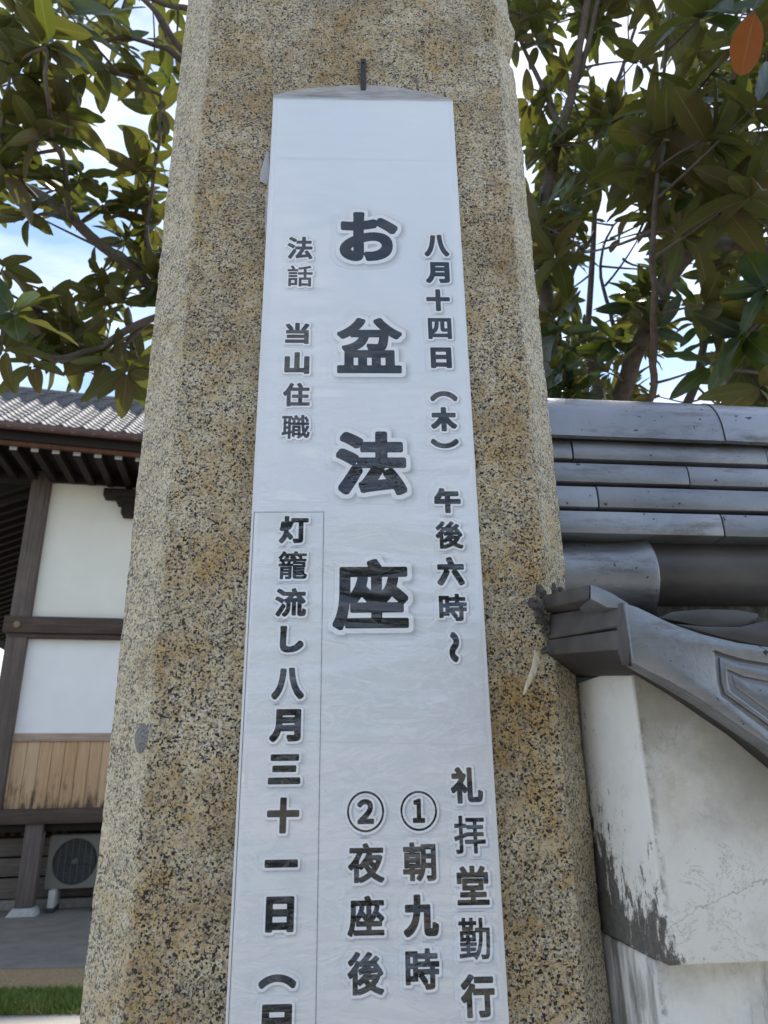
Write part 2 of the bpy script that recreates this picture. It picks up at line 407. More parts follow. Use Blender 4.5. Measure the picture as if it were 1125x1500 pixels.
    me = bpy.data.meshes.new('lettering'); me.vertices.add(len(V)); me.vertices.foreach_set('co', V.ravel())
    me.loops.add(Fq.size); me.loops.foreach_set('vertex_index', Fq.ravel().astype(np.int32))
    me.polygons.add(len(Fq)); me.polygons.foreach_set('loop_start', np.arange(0, Fq.size, 4, dtype=np.int32))
    me.update(calc_edges=True); me.validate()
    for nm, arr in (('ink', A), ('drop', B)):
        at = me.attributes.new(nm, 'FLOAT', 'POINT'); at.data.foreach_set('value', np.concatenate(arr)[used].astype(np.float32))
    print('lettering verts', len(V))
    m = Mat('printed_ink', .5, .3)
    ink = m.n('ShaderNodeAttribute', attribute_name='ink').outputs['Fac']; dr = m.n('ShaderNodeAttribute', attribute_name='drop').outputs['Fac']
    isink = m.ramp(m.math('MULTIPLY_ADD' if False else 'ADD', ink, .5), [(.485, 1.0), (.515, 0.0)])
    n = m.noise(3, 4, .5); pap = m.ramp(n, [(.3, (.80, .83, .855)), (.7, (.84, .86, .875))])
    shade = m.ramp(m.math('MULTIPLY', dr, .4), [(.30, 1.0), (.45, .55), (.80, 0.0)])
    white = m.ramp(m.math('MULTIPLY', ink, .5), [(.47, 1.0), (.53, 0.0)])
    c = m.mix(m.math('MULTIPLY', shade, .62), pap, (.30, .31, .33))
    c = m.mix(white, c, (.88, .89, .90))
    c = m.mix(isink, c, (.004, .004, .006)); m.color(c)
    m.b.inputs['Specular IOR Level'].default_value = .1
    put('lettering', me, m.m, root)
    # ---- thin printed rectangle round the left column
    ink = simple('thin_ink_line', (.07, .07, .08), .6, .1)
    a = PIL.hit(378, 752, BN); b = PIL.hit(474, 749, BN); c_ = PIL.hit(327.5, 1500, BN); d = PIL.hit(463, 1500, BN)
    xl, xr = (a.x+c_.x)/2, (b.x+d.x)/2; zt = (a.z+b.z)/2; t = .00035; y = LN-.0001
    v = []
    for (p0, p1, q0, q1) in ((xl-t, xl+t, SB+.05, zt), (xr-t, xr+t, SB+.05, zt), (xl-t, xr+t, zt, zt+2*t)):
        k = len(v); v += [(p0, y, q0), (p1, y, q0), (p1, y, q1), (p0, y, q1)]
    put('printed_frame', py('frame', v, [(0, 1, 2, 3), (4, 5, 6, 7), (8, 9, 10, 11)]), ink, root)
    # sheet joints of the pasted print
    jm = simple('paper_seam', (.68, .70, .73), .6, .1)
    for px0, py0, px1, py1 in ((385, 733, 612, 741), (400, 232, 665, 236), (380, 1085, 722, 1092)):
        p, q = PIL.hit(px0, py0, BN-.0002), PIL.hit(px1, py1, BN-.0002); 
        put('paper_joint', py('joint', [p, q, q+Vector((0, 0, .0004)), p+Vector((0, 0, .0004))], [(0, 1, 2, 3)]), jm, root)
    # ---- clear film: a wavy skin just off the face, wrapped round the edges
    m = Mat('clear_film', .1); t = m.t
    h = film_nodes(m)
    bmp = m.n('ShaderNodeBump'); bmp.inputs['Distance'].default_value = .009; bmp.inputs['Strength'].default_value = 1; m.l(h, bmp.inputs['Height'])
    tr_ = m.n('ShaderNodeBsdfTransparent'); tr_.inputs[0].default_value = (.985, .99, 1, 1)
    gl = m.n('ShaderNodeBsdfGlossy'); gl.inputs['Roughness'].default_value = .07; gl.inputs['Color'].default_value = (1, 1, 1, 1)
    m.l(bmp.outputs[0], gl.inputs['Normal'])
    fr_ = m.n('ShaderNodeFresnel'); fr_.inputs['IOR'].default_value = 1.5; m.l(bmp.outputs[0], fr_.inputs['Normal'])
    df = m.n('ShaderNodeBsdfDiffuse'); df.inputs[0].default_value = (.8, .85, .9, 1)
    sp = m.n('ShaderNodeSeparateXYZ'); m.l(m.co, sp.inputs[0])
    low = m.math('SUBTRACT', 1, m.math('MULTIPLY', m.math('SUBTRACT', sp.outputs[2], 1.45), .95), True)
    pk = m.ramp(m.noise(1, 5, .6, m.mapping((2.6, 1, 17), rot=(0, R(10), 0)), 2.2), [(.50, 0.0), (.60, .5), (.66, .12), (.8, .35)])
    ck = m.math('SUBTRACT', 1, m.math('MULTIPLY', m.math('ABSOLUTE', m.math('SUBTRACT', m.noise(1, 3, .6, m.mapping((7, 1, 16), rot=(0, R(30), 0)), 1.8), .5)), 60), True)
    haze_ = m.math('ADD', m.math('MULTIPLY', m.math('MULTIPLY', m.math('ADD', pk, m.math('MULTIPLY', ck, .35)), .17), m.math('ADD', low, .08)), .006)
    hz = m.n('ShaderNodeMixShader'); m.l(haze_, hz.inputs[0]); m.l(tr_.outputs[0], hz.inputs[1]); m.l(df.outputs[0], hz.inputs[2])
    ms = m.n('ShaderNodeMixShader'); fb = m.n('ShaderNodeNewGeometry').outputs['Backfacing']
    m.l(m.math('MULTIPLY', m.math('MULTIPLY', fr_.outputs[0], 1.75, True), m.math('SUBTRACT', 1, fb)), ms.inputs[0]); m.l(hz.outputs[0], ms.inputs[1]); m.l(gl.outputs[0], ms.inputs[2])
    m.l(ms.outputs[0], t.nodes['Material Output'].inputs['Surface']); FILM = m.m
    nx, nz = 44, 240; v, f = [], []
    for j in range(nz+1):
        z = SB+(ST-SB)*j/nz+.001
        for i in range(nx+1):
            u = SL-.0015+(SR-SL+.003)*i/nx; e = min(i, nx-i)/nx
            bulge = .0012+.0016*abs(noise.noise(Vector((u*8, 0, z*22))))*(1.3 if z < 2 else .6)
            if i in (0, nx): v.append((u, BN+.012, z)); continue
            v.append((u+(0 if 1 < i < nx-1 else 0), BN-bulge, z))
    for j in range(nz):
        for i in range(nx): a = j*(nx+1)+i; f.append((a, a+1, a+nx+2, a+nx+1))
    put('plastic_film', py('film', v, f), FILM, root, smooth=True)
    # the film gathered over the top edge
    m = Mat('gathered_film', .3); n = m.noise(1, 4, .6, m.mapping((6, 1, 90)))
    m.color(m.ramp(n, [(.3, (.42, .41, .40)), (.7, (.66, .65, .64))])); m.b.inputs['Alpha'].default_value = .62; m.bump(n, .004)
    al = m.ramp(m.noise(1, 3, .6, m.mapping((14, 1, 60))), [(.35, .45), (.65, .85)]); m.l(al, m.b.inputs['Alpha'])
    arc = [(400, 139), (430, 132), (470, 127), (515, 124.5), (550, 125.5), (590, 129), (630, 136), (662, 145)]
    v = []; k = len(arc)
    for i, (x, y) in enumerate(arc):
        tt = i/(k-1); u = SL+(SR-SL)*tt
        v += [Vector((u, BN-.0022, ST-.004)), Vector((u, BN+.0005, ST+.0015)), PIL.hit(x, y, -.0075)]
    f = [(3*i+j, 3*i+3+j, 3*i+4+j, 3*i+1+j) for i in range(k-1) for j in (0, 1)]
    put('film_fold', py('fold', v, f), m.m, root, smooth=True)
    # folded tab of paper tape sticking out on the left
    tp = [(390, 220), (394, 222), (394, 262), (391, 270), (380, 265), (381, 255)]
    v = [PIL.hit(x, y, -.009) for x, y in tp]
    put('tape_tab', prism(v, Vector((0, .0015, 0)), .0004), simple('grey_tape', (.42, .42, .43), .6, .15), root)
    # clear film slack down the left edge
    tp = [(393, 262), (389, 290), (388, 330), (391, 365), (396, 330), (397, 270)]
    put('film_flap', prism([PIL.hit(x, y, -.012) for x, y in tp], Vector((0, .0008, 0))), bpy.data.materials['gathered_film'], root)
board_parts()
# the iron strap the board hangs from
MET = simple('rusty_iron', (.035, .025, .028), .6, .5, 120, .5, .002)
a = PIL.hit(532, 90, -.005); b = PIL.hit(532, 124, -.006)
hr = empty('iron_strap', 'short dark iron strap standing on the stone above the notice board', 'hook', PIL.M)
put('strap', boxme(a.x-.0056, a.x+.0056, -.012, .004, b.z-.05, a.z, .0015), MET, hr)
put('rivet', boxme(a.x-.0025, a.x+.0025, -.0145, -.011, a.z-.014, a.z-.009, .001), MET, hr)

# ================================================================ THE TILE-TOPPED WALL
K = .97/1.10
c0 = atY(978, 1416, .97)
WL = Frame((c0.x, c0.y), 6.5)
LW = 2.6                                                     # how far the wall runs to the right
def plaster(name, stain, warm):
    m = Mat(name, .85, .25)
    n1 = m.noise(3.2, 6, .65); n2 = m.noise(26, 5, .7); n3 = m.noise(90, 5, .7)
    c = m.ramp(n1, [(.32, (.72, .71, .68)), (.5, (.83, .82, .78)), (.7, (.76, .73, .66))])
    c = m.mix(m.ramp(n2, [(.60, 0.0), (.78, .35)]), c, (.42, .42, .41))
    sp = m.n('ShaderNodeSeparateXYZ'); m.l(m.co, sp.inputs[0])
    # olive algae tint high on the front, under the tiles
    hi = m.math('MULTIPLY', m.math('SUBTRACT', sp.outputs[2], (stain or 1.3)+.10), 5, True)
    al = m.math('MULTIPLY', hi, m.ramp(m.noise(8, 6, .7), [(.36, .15), (.60, .95)]))
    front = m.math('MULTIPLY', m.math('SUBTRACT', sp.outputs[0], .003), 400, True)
    al = m.math('MULTIPLY', al, m.math('ADD', m.math('MULTIPLY', front, .85), .15))  # end face kept cleaner, so the front also reads as the shaded side
    c = m.mix(al, c, (.42, .375, .22))
    front_shade = m.math('MULTIPLY', front, m.ramp(m.math('ADD', m.noise(5, 7, .72), m.math('MULTIPLY', hi, .14)), [(.46, 0.0), (.66, .62)]))  # front greyed in patches, painting it dimmer than the lit end face
    c = m.mix(front_shade, c, (.40, .39, .36))
    rim = m.math('SUBTRACT', 1, m.math('MULTIPLY', m.math('ABSOLUTE', m.math('SUBTRACT', sp.outputs[0], .006)), 110), True)
    c = m.mix(m.math('MULTIPLY', m.math('MULTIPLY', rim, front), m.ramp(m.noise(60, 4, .7), [(.42, 0.0), (.6, .75)])), c, (.22, .205, .18))
    # fine grey hair cracks and scratches
    rid = m.math('ABSOLUTE', m.math('SUBTRACT', m.noise(13, 7, .72, dist=.6), .5))
    cr_ = m.math('MULTIPLY', m.math('SUBTRACT', 1, m.math('MULTIPLY', rid, 110), True), m.ramp(m.noise(6, 3), [(.5, 0.0), (.62, .55)]))
    c = m.mix(cr_, c, (.16, .155, .15))
    cx_ = m.math('ADD', m.math('MULTIPLY', m.noise(9, 5, .7), .07), m.math('MULTIPLY', m.math('SQRT', m.math('ABSOLUTE', sp.outputs[0])), .145))
    ck = m.math('SUBTRACT', 1, m.math('MULTIPLY', m.math('ABSOLUTE', m.math('SUBTRACT', sp.outputs[2], m.math('ADD', cx_, stain-.003 if stain else 1.3))), 900), True)
    if stain: c = m.mix(m.math('MULTIPLY', ck, .5), c, (.10, .095, .09))
    # black mould: running up from the bottom edge and from the back of the end face
    if stain:
        mz = m.n('ShaderNodeMapping'); mz.inputs['Scale'].default_value = (48, 48, 24); m.l(m.co, mz.inputs[0])
        nn = m.noise(1, 9, .78, mz.outputs[0])
        zr = m.math('SUBTRACT', sp.outputs[2], stain)         # height above the bottom edge
        endf = m.math('SUBTRACT', 1, m.math('MULTIPLY', sp.outputs[0], 60), True)       # only near the corner (u ~ 0)
        low = m.math('SUBTRACT', 1, m.math('MULTIPLY', zr, 5.2), True)
        back = m.math('MULTIPLY', m.math('SUBTRACT', sp.outputs[1], .10), 5.0, True)
        sc_ = m.math('ADD', m.math('MULTIPLY', m.math('MULTIPLY', low, endf), .18), m.math('MULTIPLY', m.math('MULTIPLY', back, endf), m.math('ADD', m.math('MULTIPLY', low, .46), .16)))
        cor = m.math('MULTIPLY', m.math('SUBTRACT', 1, m.math('MULTIPLY', sp.outputs[0], 14), True), m.math('SUBTRACT', 1, m.math('MULTIPLY', zr, 13), True))
        sc_ = m.math('ADD', sc_, m.math('MULTIPLY', cor, .10))
        mk = m.ramp(m.math('ADD', nn, sc_), [(.63, 0.0), (.68, .92)])
        c = m.mix(mk, c, m.ramp(n3, [(.3, (.035, .032, .030)), (.7, (.14, .13, .115))]))
    if not stain:
        endf = m.math('SUBTRACT', 1, m.math('MULTIPLY', m.math('SUBTRACT', sp.outputs[0], -.02), 14), True)
        st = m.ramp(m.math('ADD', m.noise(1, 7, .65, m.mapping((22, 22, 5))), m.math('MULTIPLY', endf, .16)), [(.56, 0.0), (.72, .8)])
        c = m.mix(st, c, (.13, .115, .095))
    m.color(c)
    h = m.math('ADD', m.math('MULTIPLY', n3, .5), n2); m.bump(h, .0016, .7)
    return m.m
def tilemat():
    m = Mat('smoked_roof_tile', .34, .55)
    n1 = m.noise(6, 6, .62); n2 = m.noise(60, 5, .7); n3 = m.noise(170, 3, .6)
    oi = m.n('ShaderNodeObjectInfo').outputs['Random']
    c = m.ramp(n1, [(.3, (.23, .24, .265)), (.7, (.37, .385, .41))])
    c = m.mix(m.ramp(m.noise(14, 7, .72, m.mapping((.35, 1, 1.6))), [(.53, 0.0), (.68, .8)]), c, (.13, .11, .095))
    c = m.mix(m.ramp(m.noise(70, 4, .62), [(.665, 0.0), (.69, .9)]), c, (.018, .022, .03))
    c = m.mix(m.ramp(m.noise(21, 5, .7), [(.62, 0.0), (.75, .45)]), c, (.26, .255, .24))
    c = m.mix(m.math('MULTIPLY', oi, .35), c, (.10, .10, .105))
    m.color(c)
    m.l(m.ramp(m.math('ADD', m.math('MULTIPLY', n1, .5), m.math('MULTIPLY', n2, .5)), [(.35, .30), (.65, .50)]), m.b.inputs['Roughness'])
    m.b.inputs['Metallic'].default_value = .68
    m.bump(m.math('ADD', n3, m.math('MULTIPLY', n2, .8)), .0006, .8)
    return m.m
TILE = tilemat()
TILE_D = simple('weathered_dark_tile', (.085, .078, .074), .42, .35, 14, .5, .0015, (.6, 1, 1.4))
TILE_E = simple('shaded_cut_tile_end', (.088, .080, .076), .55, .35, 22, .4, .001)  # dimness of ends turned from the sky put into their colour
TILE_U = simple('shaded_tile_underside', (.045, .040, .038), .6, .35, 12, .3, .001)  # shade under the tiles painted into the colour
MORTAR = simple('dark_mortar', (.10, .095, .075), .95, .6, 45, .1, .006)
zb = WL.hit(978, 1416, 0).z
zt_plate = WL.hit(930, 988, 0).z
print('wall corner', c0, 'band', zb, zt_plate)
def half_roll(u0, u1, n, z, r0, r1=None, flare=0, seg=28, arc=(0, 360), thick=None, lean=0.0, rise=0.0):
    """a round tile lying along u; radii at both ends, optional flared rim at u1"""
    r1 = r1 or r0; pts = []; st = 14
    prof = []
    for i in range(st+1):
        t = i/st; r = r0+(r1-r0)*t
        if flare: r += flare*max(0, (t-.72)/.28)**2.2
        prof.append((u0+(u1-u0)*t, r))
    if flare: prof += [(u1+.004, prof[-1][1]-.002), (u1+.004, r1*.80), (u1-.02, r1*.76)]
    else: prof += [(u1+.0005, prof[-1][1]-.002), (u1+.0005, .002)]
    v, f = [], []
    for i, (u, r) in enumerate(prof):
        for k in range(seg):
            a = R(arc[0]+(arc[1]-arc[0])*k/seg); v.append((u, n-math.cos(a)*r+(u-u0)*lean, z+math.sin(a)*r+(u-u0)*rise))
    for i in range(len(prof)-1):
        for k in range(seg):
            k2 = (k+1) % seg; f.append((i*seg+k, (i+1)*seg+k, (i+1)*seg+k2, i*seg+k2))
    f.append(tuple(range(seg)))
    me = py('roll', v, f); bm = bmesh.new(); bm.from_mesh(me); bmesh.ops.recalc_face_normals(bm, faces=bm.faces); bm.to_mesh(me); bm.free()
    me.shade_smooth(); me.set_sharp_from_angle(angle=R(50)); return me
def build_wall():
    root = empty('tiled_wall', 'white plastered wall with smoked grey ridge tiles, right of the granite pillar', 'wall', WL.M)
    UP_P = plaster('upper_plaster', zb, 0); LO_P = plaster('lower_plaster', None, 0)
    # upper band: the end face at u=0
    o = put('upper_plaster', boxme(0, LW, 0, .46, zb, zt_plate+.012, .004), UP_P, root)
    lo = WL.hit(958, 1405, .04)
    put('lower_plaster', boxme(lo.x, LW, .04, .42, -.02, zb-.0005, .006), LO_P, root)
    # dirt patch on lower end
    # core under the tiles
    put('bedding_mortar', boxme(.02, LW, .26, .42, zt_plate-.02, zt_plate+.30, .01), MORTAR, root)
    # ridge courses: pixel rows on a plane NR deep; each course sits a little proud of the one above
    NR = .205; KR = 1.03
    def row(yl, yr, n):                                      # z of an edge seen at y=yl at x=812 and y=yr at x=1120
        return (WL.hit(812, yl, n).z+WL.hit(1120, yr, n).z)/2
    edges = [(640, 652), (672, 683.5), (706, 715.5), (742, 751.5), (782, 788)]
    joints = [[838.6, 1121], [1007.6], [876], [1059]]
    z_prev = None
    for k in range(4):
        n = NR+.012-.010*k
        zt = row(*edges[k], n); z0 = row(*edges[k+1], n)+.0018
        us = [WL.hit(x, (edges[k][0]+edges[k+1][0])/2, n).x for x in joints[k]]
        full = (.36 if k == 0 else .335)*KR
        us = [us[0]-full]+us
        while us[-1] < LW: us.append(us[-1]+full)
        for i in range(len(us)-1):
            a, b = us[i]+.0011, us[i+1]-.0011
            # profile with a slightly rolled front lip
            jt = random.Random(k*31+i); dn = jt.uniform(-.0012, .0012); dz = jt.uniform(-.0006, .0006)
            nn = n+dn; za, zc = z0+dz, zt+dz
            th = zc-za
            pr = [(nn+.006, za), (nn+.001, za+.0015), (nn, za+th*.3), (nn+.0008, za+th*.7), (nn+.004, zc-.004), (nn+.012, zc-.0012), (nn+.20, zc-.0005), (nn+.20, za)]
            pts = [Vector((a, q, z)) for q, z in pr]
            me = prism(pts, Vector((b-a, 0, 0)), .0012, 'ridge_course'); put('ridge_tile', me, TILE, root)
    # dark filler right behind the courses so joints read as gaps
    put('ridge_core', boxme(-.35, LW, NR+.03, NR+.18, row(*edges[4], NR)+.002, row(*edges[0], NR)-.002), MORTAR, root)
    # capping rolls
    n = NR+.075*KR
    ztop = (WL.hit(812, 588.5, n).z+WL.hit(1120, 603, n).z)/2; zbot = row(*edges[0], NR+.012)-.0035
    r = .068*KR
    sj = WL.hit(1058, 625, NR).x
    sp0 = sj-.465*KR
    u = sp0-.47*KR
    hgt = ztop-zbot-.013
    while u < LW:
        # half ellipse hood, slightly larger at its near end
        v, f = [], []; st = 10; sg = 22; ln = .465*KR
        for i in range(st+1):
            t = i/st; sgn = 1.0 if t > .04 else 1.03
            for kk in range(sg+1):
                a = math.pi*kk/sg; v.append((u+ln*t, n-math.cos(a)*r*sgn*(1+.0), zbot+(math.sin(a)**.8)*hgt*sgn*(.985+.015*t)))
        for i in range(st):
            for kk in range(sg): q = i*(sg+1)+kk; f.append((q, q+1, q+sg+2, q+sg+1))
        me = py('cap', v, f); bm = bmesh.new(); bm.from_mesh(me)
        bmesh.ops.solidify(bm, geom=bm.faces[:], thickness=.012); bmesh.ops.recalc_face_normals(bm, faces=bm.faces); bm.to_mesh(me); bm.free()
        me.shade_smooth(); me.set_sharp_from_angle(angle=R(50))
        put('ridge_cap', me, TILE, root); u += ln+.0015
    # big pale round tile under the courses, flared rim at its right end
    nb = .262; cz = WL.hit(900, 838, nb-.065)
    lft = WL.hit(812, 838, nb-.05).x-.03; rgt = WL.hit(955, 830, nb-.05).x
    put('round_tile', half_roll(lft, rgt-.004, nb, cz.z+.004, .063*KR, .066*KR, .008*KR), TILE, root)
    # darker round tile running on to the right
    cz2 = WL.hit(1060, 834, .275-.055)
    put('round_tile', half_roll(rgt-.05, LW, .275, cz2.z+.002, .060*KR, .064*KR, 0, rise=.01), TILE_D, root)
    # flat pan tiles bedded below it
    for (pts, n, dep) in (([(966, 905), (985, 896), (1030, 892), (1080, 893), (1112, 899), (1108, 910), (1085, 919), (1062, 922), (1020, 916)], .13, .12),
                          ([(985, 913), (1040, 918), (1085, 918), (1140, 905), (1210, 900), (1210, 945), (1125, 948), (1060, 934)], .10, .14)):
        put('pan_tile', prism([WL.hit(x, y, n) for x, y in pts], Vector((0, dep, 0)), .002), TILE_D, root)
    # ---- verge plate: thick sheet with a cut relief, front plane ahead of the plaster
    NP = -.095*K
    top = [(914, 882), (935, 889), (952, 897), (972, 907), (993, 916), (1031, 929), (1082, 941), (1125, 947), (1190, 951), (1260, 950)]
    bot = [(1260, 1216), (1190, 1150), (1125, 1096), (1072, 1060), (1031, 1032), (979.6, 1001.5), (950, 985), (927, 972), (922, 930)]
    back = [WL.hit(x, y, NP) for x, y in top+bot]
    put('verge_tile', prism(back, Vector((0, .024, 0)), .003), TILE, root)
    # raised relief pieces on the plate: grooves are the gaps between them
    def relief(pts, h=.006, nm='verge_relief', b=.0022):
        put(nm, prism([WL.hit(x, y, NP-h) for x, y in pts], Vector((0, h+.004, 0)), b), TILE, root)
    relief([(915.5, 883.5), (935, 892), (952, 901), (972, 911), (993, 920), (1031, 933), (1082, 945), (1125, 951), (1190, 955), (1258, 954), (1258, 966), (1190, 969), (1125, 972), (1090, 966), (1062, 958), (1047, 952),
            (1049, 975), (1052, 1000), (1057, 1019), (1080, 1036), (1125, 1070), (1190, 1122), (1258, 1180), (1258, 1208), (1190, 1145), (1125, 1091), (1072, 1055), (1031, 1027), (979.6, 997), (950, 983), (927.5, 970.5), (922.5, 930)])
    relief([(1054, 962), (1085, 974), (1125, 981), (1190, 982), (1258, 979), (1258, 992), (1190, 997), (1125, 998), (1090, 991), (1066, 980), (1067, 996), (1071, 1012), (1090, 1026), (1125, 1052), (1190, 1103), (1258, 1160), (1258, 1170), (1190, 1113), (1125, 1061), (1084, 1032), (1062, 1016), (1057, 1000)], .0035)
    relief([(1072, 988), (1092, 997), (1125, 1005), (1190, 1006), (1258, 1002), (1258, 1150), (1190, 1093), (1125, 1042), (1094, 1019), (1077, 1006)], .0015)
    # ---- stacked tile ends that run from the plate's corner back to the pillar
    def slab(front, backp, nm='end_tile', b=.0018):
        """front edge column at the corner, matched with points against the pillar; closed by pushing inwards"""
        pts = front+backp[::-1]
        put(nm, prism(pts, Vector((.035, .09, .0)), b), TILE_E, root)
    Yc = (WL.M @ WL.hit(914, 882, NP)).y
    Mi = WL.M.inverted()
    def q(x, y, Y): return Mi @ atY(x, y, Y)
    YP = 1.10                                                # where they meet the pillar
    YA = Yc+.031
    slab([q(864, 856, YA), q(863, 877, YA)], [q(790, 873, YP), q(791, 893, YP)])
    # its front half, sloping down towards the plate
    put('end_tile', prism([q(865, 856, YA), q(880, 861, YA-.008), q(897, 869, YA-.015), q(921, 884, YA-.024), q(918, 891, YA-.024), q(890, 890, YA-.012), q(865, 877, YA)], Vector((.012, .07, 0)), .0012), TILE, root)
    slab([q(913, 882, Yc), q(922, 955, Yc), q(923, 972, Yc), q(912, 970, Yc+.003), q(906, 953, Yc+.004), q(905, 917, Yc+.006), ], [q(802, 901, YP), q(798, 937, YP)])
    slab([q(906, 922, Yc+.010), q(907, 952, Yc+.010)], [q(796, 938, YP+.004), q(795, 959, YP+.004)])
    # dark soffit under them, down to the plaster
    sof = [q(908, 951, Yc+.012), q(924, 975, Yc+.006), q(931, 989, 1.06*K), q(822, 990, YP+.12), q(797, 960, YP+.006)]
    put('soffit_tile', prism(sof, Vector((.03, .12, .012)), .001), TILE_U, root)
    # soffit closing the plate's underside back to the plaster
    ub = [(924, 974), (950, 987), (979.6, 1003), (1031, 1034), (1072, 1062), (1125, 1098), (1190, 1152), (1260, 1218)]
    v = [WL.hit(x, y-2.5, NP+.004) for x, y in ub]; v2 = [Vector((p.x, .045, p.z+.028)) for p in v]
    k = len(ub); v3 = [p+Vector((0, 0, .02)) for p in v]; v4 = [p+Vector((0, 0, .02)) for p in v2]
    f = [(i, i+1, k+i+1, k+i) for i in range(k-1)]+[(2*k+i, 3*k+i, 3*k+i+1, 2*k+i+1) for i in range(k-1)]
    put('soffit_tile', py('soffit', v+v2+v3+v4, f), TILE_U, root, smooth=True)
    # lumps of mortar and broken tile squeezed against the pillar
    rnd = random.Random(5)
    for (x, y, r, Y) in ((786, 890, .010, 1.075), (779, 884, .007, 1.07), (795, 906, .009, 1.085), (791, 866, .008, 1.09), (808, 864, .008, 1.11), (803, 925, .007, 1.085), (800, 952, .007, 1.085), (812, 985, .010, 1.14), (822, 868, .007, 1.12), (826, 988, .010, 1.17), (850, 900, .011, 1.10), (830, 906, .010, 1.11)):
        bm = bmesh.new(); bmesh.ops.create_icosphere(bm, subdivisions=2, radius=r*.9)
        sd = rnd.random()*50
        for w in bm.verts:
            s = 1+1.5*noise.noise(w.co/r*1.3+Vector((sd, 0, 0))); w.co = Vector((w.co.x*s*1.0, w.co.y*s*.55, w.co.z*s*1.15))
        me = bpy.data.meshes.new('lump'); bm.to_mesh(me); bm.free()
        o = put('mortar_lump', me, simple('broken_mortar', (.10, .095, .085), .9, .7, 120, .2, .002) if 'broken_mortar' not in bpy.data.materials else bpy.data.materials['broken_mortar'], root)
        o.location = q(x, y, Y)
    return root
build_wall()
# pale wood splinter wedged under the tiles, hanging down over the stone
pts = [(783.5, 950), (790, 966), (786, 985), (776, 1003), (768, 1018), (765.5, 1017), (770, 1000), (779, 975)]
o = put('wood_splinter', prism([atY(x, y, 1.062+.0006*(y-950)/10) for x, y in pts], Vector((.001, .004, 0)), .0006), simple('split_wood', (.66, .58, .44), .8, .35, 60, .2, .001, (4, 4, .5)))
tag(o, 'pale torn wood splinter hanging from the tile ends against the pillar', 'splinter')

# ================================================================ THE TEMPLE HALL (left, behind)
g = atZ(34, 1340, 0)
BF = Frame((g.x, g.y), 11)
def woodmat(name, c, rough=.7, var=.4, sx=40, sz=1.5, spec=.3):
    m = Mat(name, rough, spec); n = m.noise(1, 6, .65, m.mapping((sx, sx, sz))); n2 = m.noise(3, 4, .6)
    m.color(m.mix(m.ramp(n2, [(.4, 0.0), (.7, .5)]), m.ramp(n, [(.3, tuple(x*(1-var) for x in c)), (.7, tuple(x*(1+var) for x in c))]), tuple(x*.6 for x in c)))
    m.bump(n, .003, .5); return m.m
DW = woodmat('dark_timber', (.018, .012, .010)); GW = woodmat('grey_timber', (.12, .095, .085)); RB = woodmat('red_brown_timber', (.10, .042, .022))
HW = woodmat('horizontal_timber', (.075, .052, .042), sx=2, sz=40)
def sidingmat():
    m = Mat('cedar_board', .75, .25); n = m.noise(1, 7, .65, m.mapping((60, 60, 2.2)))
    oi = m.n('ShaderNodeObjectInfo').outputs['Random']
    c = m.ramp(n, [(.25, (.36, .20, .10)), (.55, (.50, .33, .19)), (.8, (.60, .44, .28))])
    c = m.mix(m.math('MULTIPLY', oi, .45), c, (.62, .48, .33))
    sp = m.n('ShaderNodeSeparateXYZ'); m.l(m.co, sp.inputs[0])
    # black weathering creeping up from the board ends
    st = m.noise(1, 6, .7, m.mapping((14, 14, 3.2), m.n('ShaderNodeTexCoord').outputs['Object']))
    w = m.ramp(m.math('ADD', st, m.math('MULTIPLY', m.math('SUBTRACT', 1.62, sp.outputs[2]), .42)), [(.56, 0.0), (.74, .85)])
    c = m.mix(w, c, (.035, .03, .028)); m.color(c); m.bump(n, .002, .6); return m.m
PLW = simple('white_wall_plaster', (.80, .81, .82), .8, .03, 3, .2)
PLO = simple('upper_wall_plaster', (.77, .76, .70), .8, .03, 3, .2)  # same plaster, toned yellower and darker for the shade below the eaves
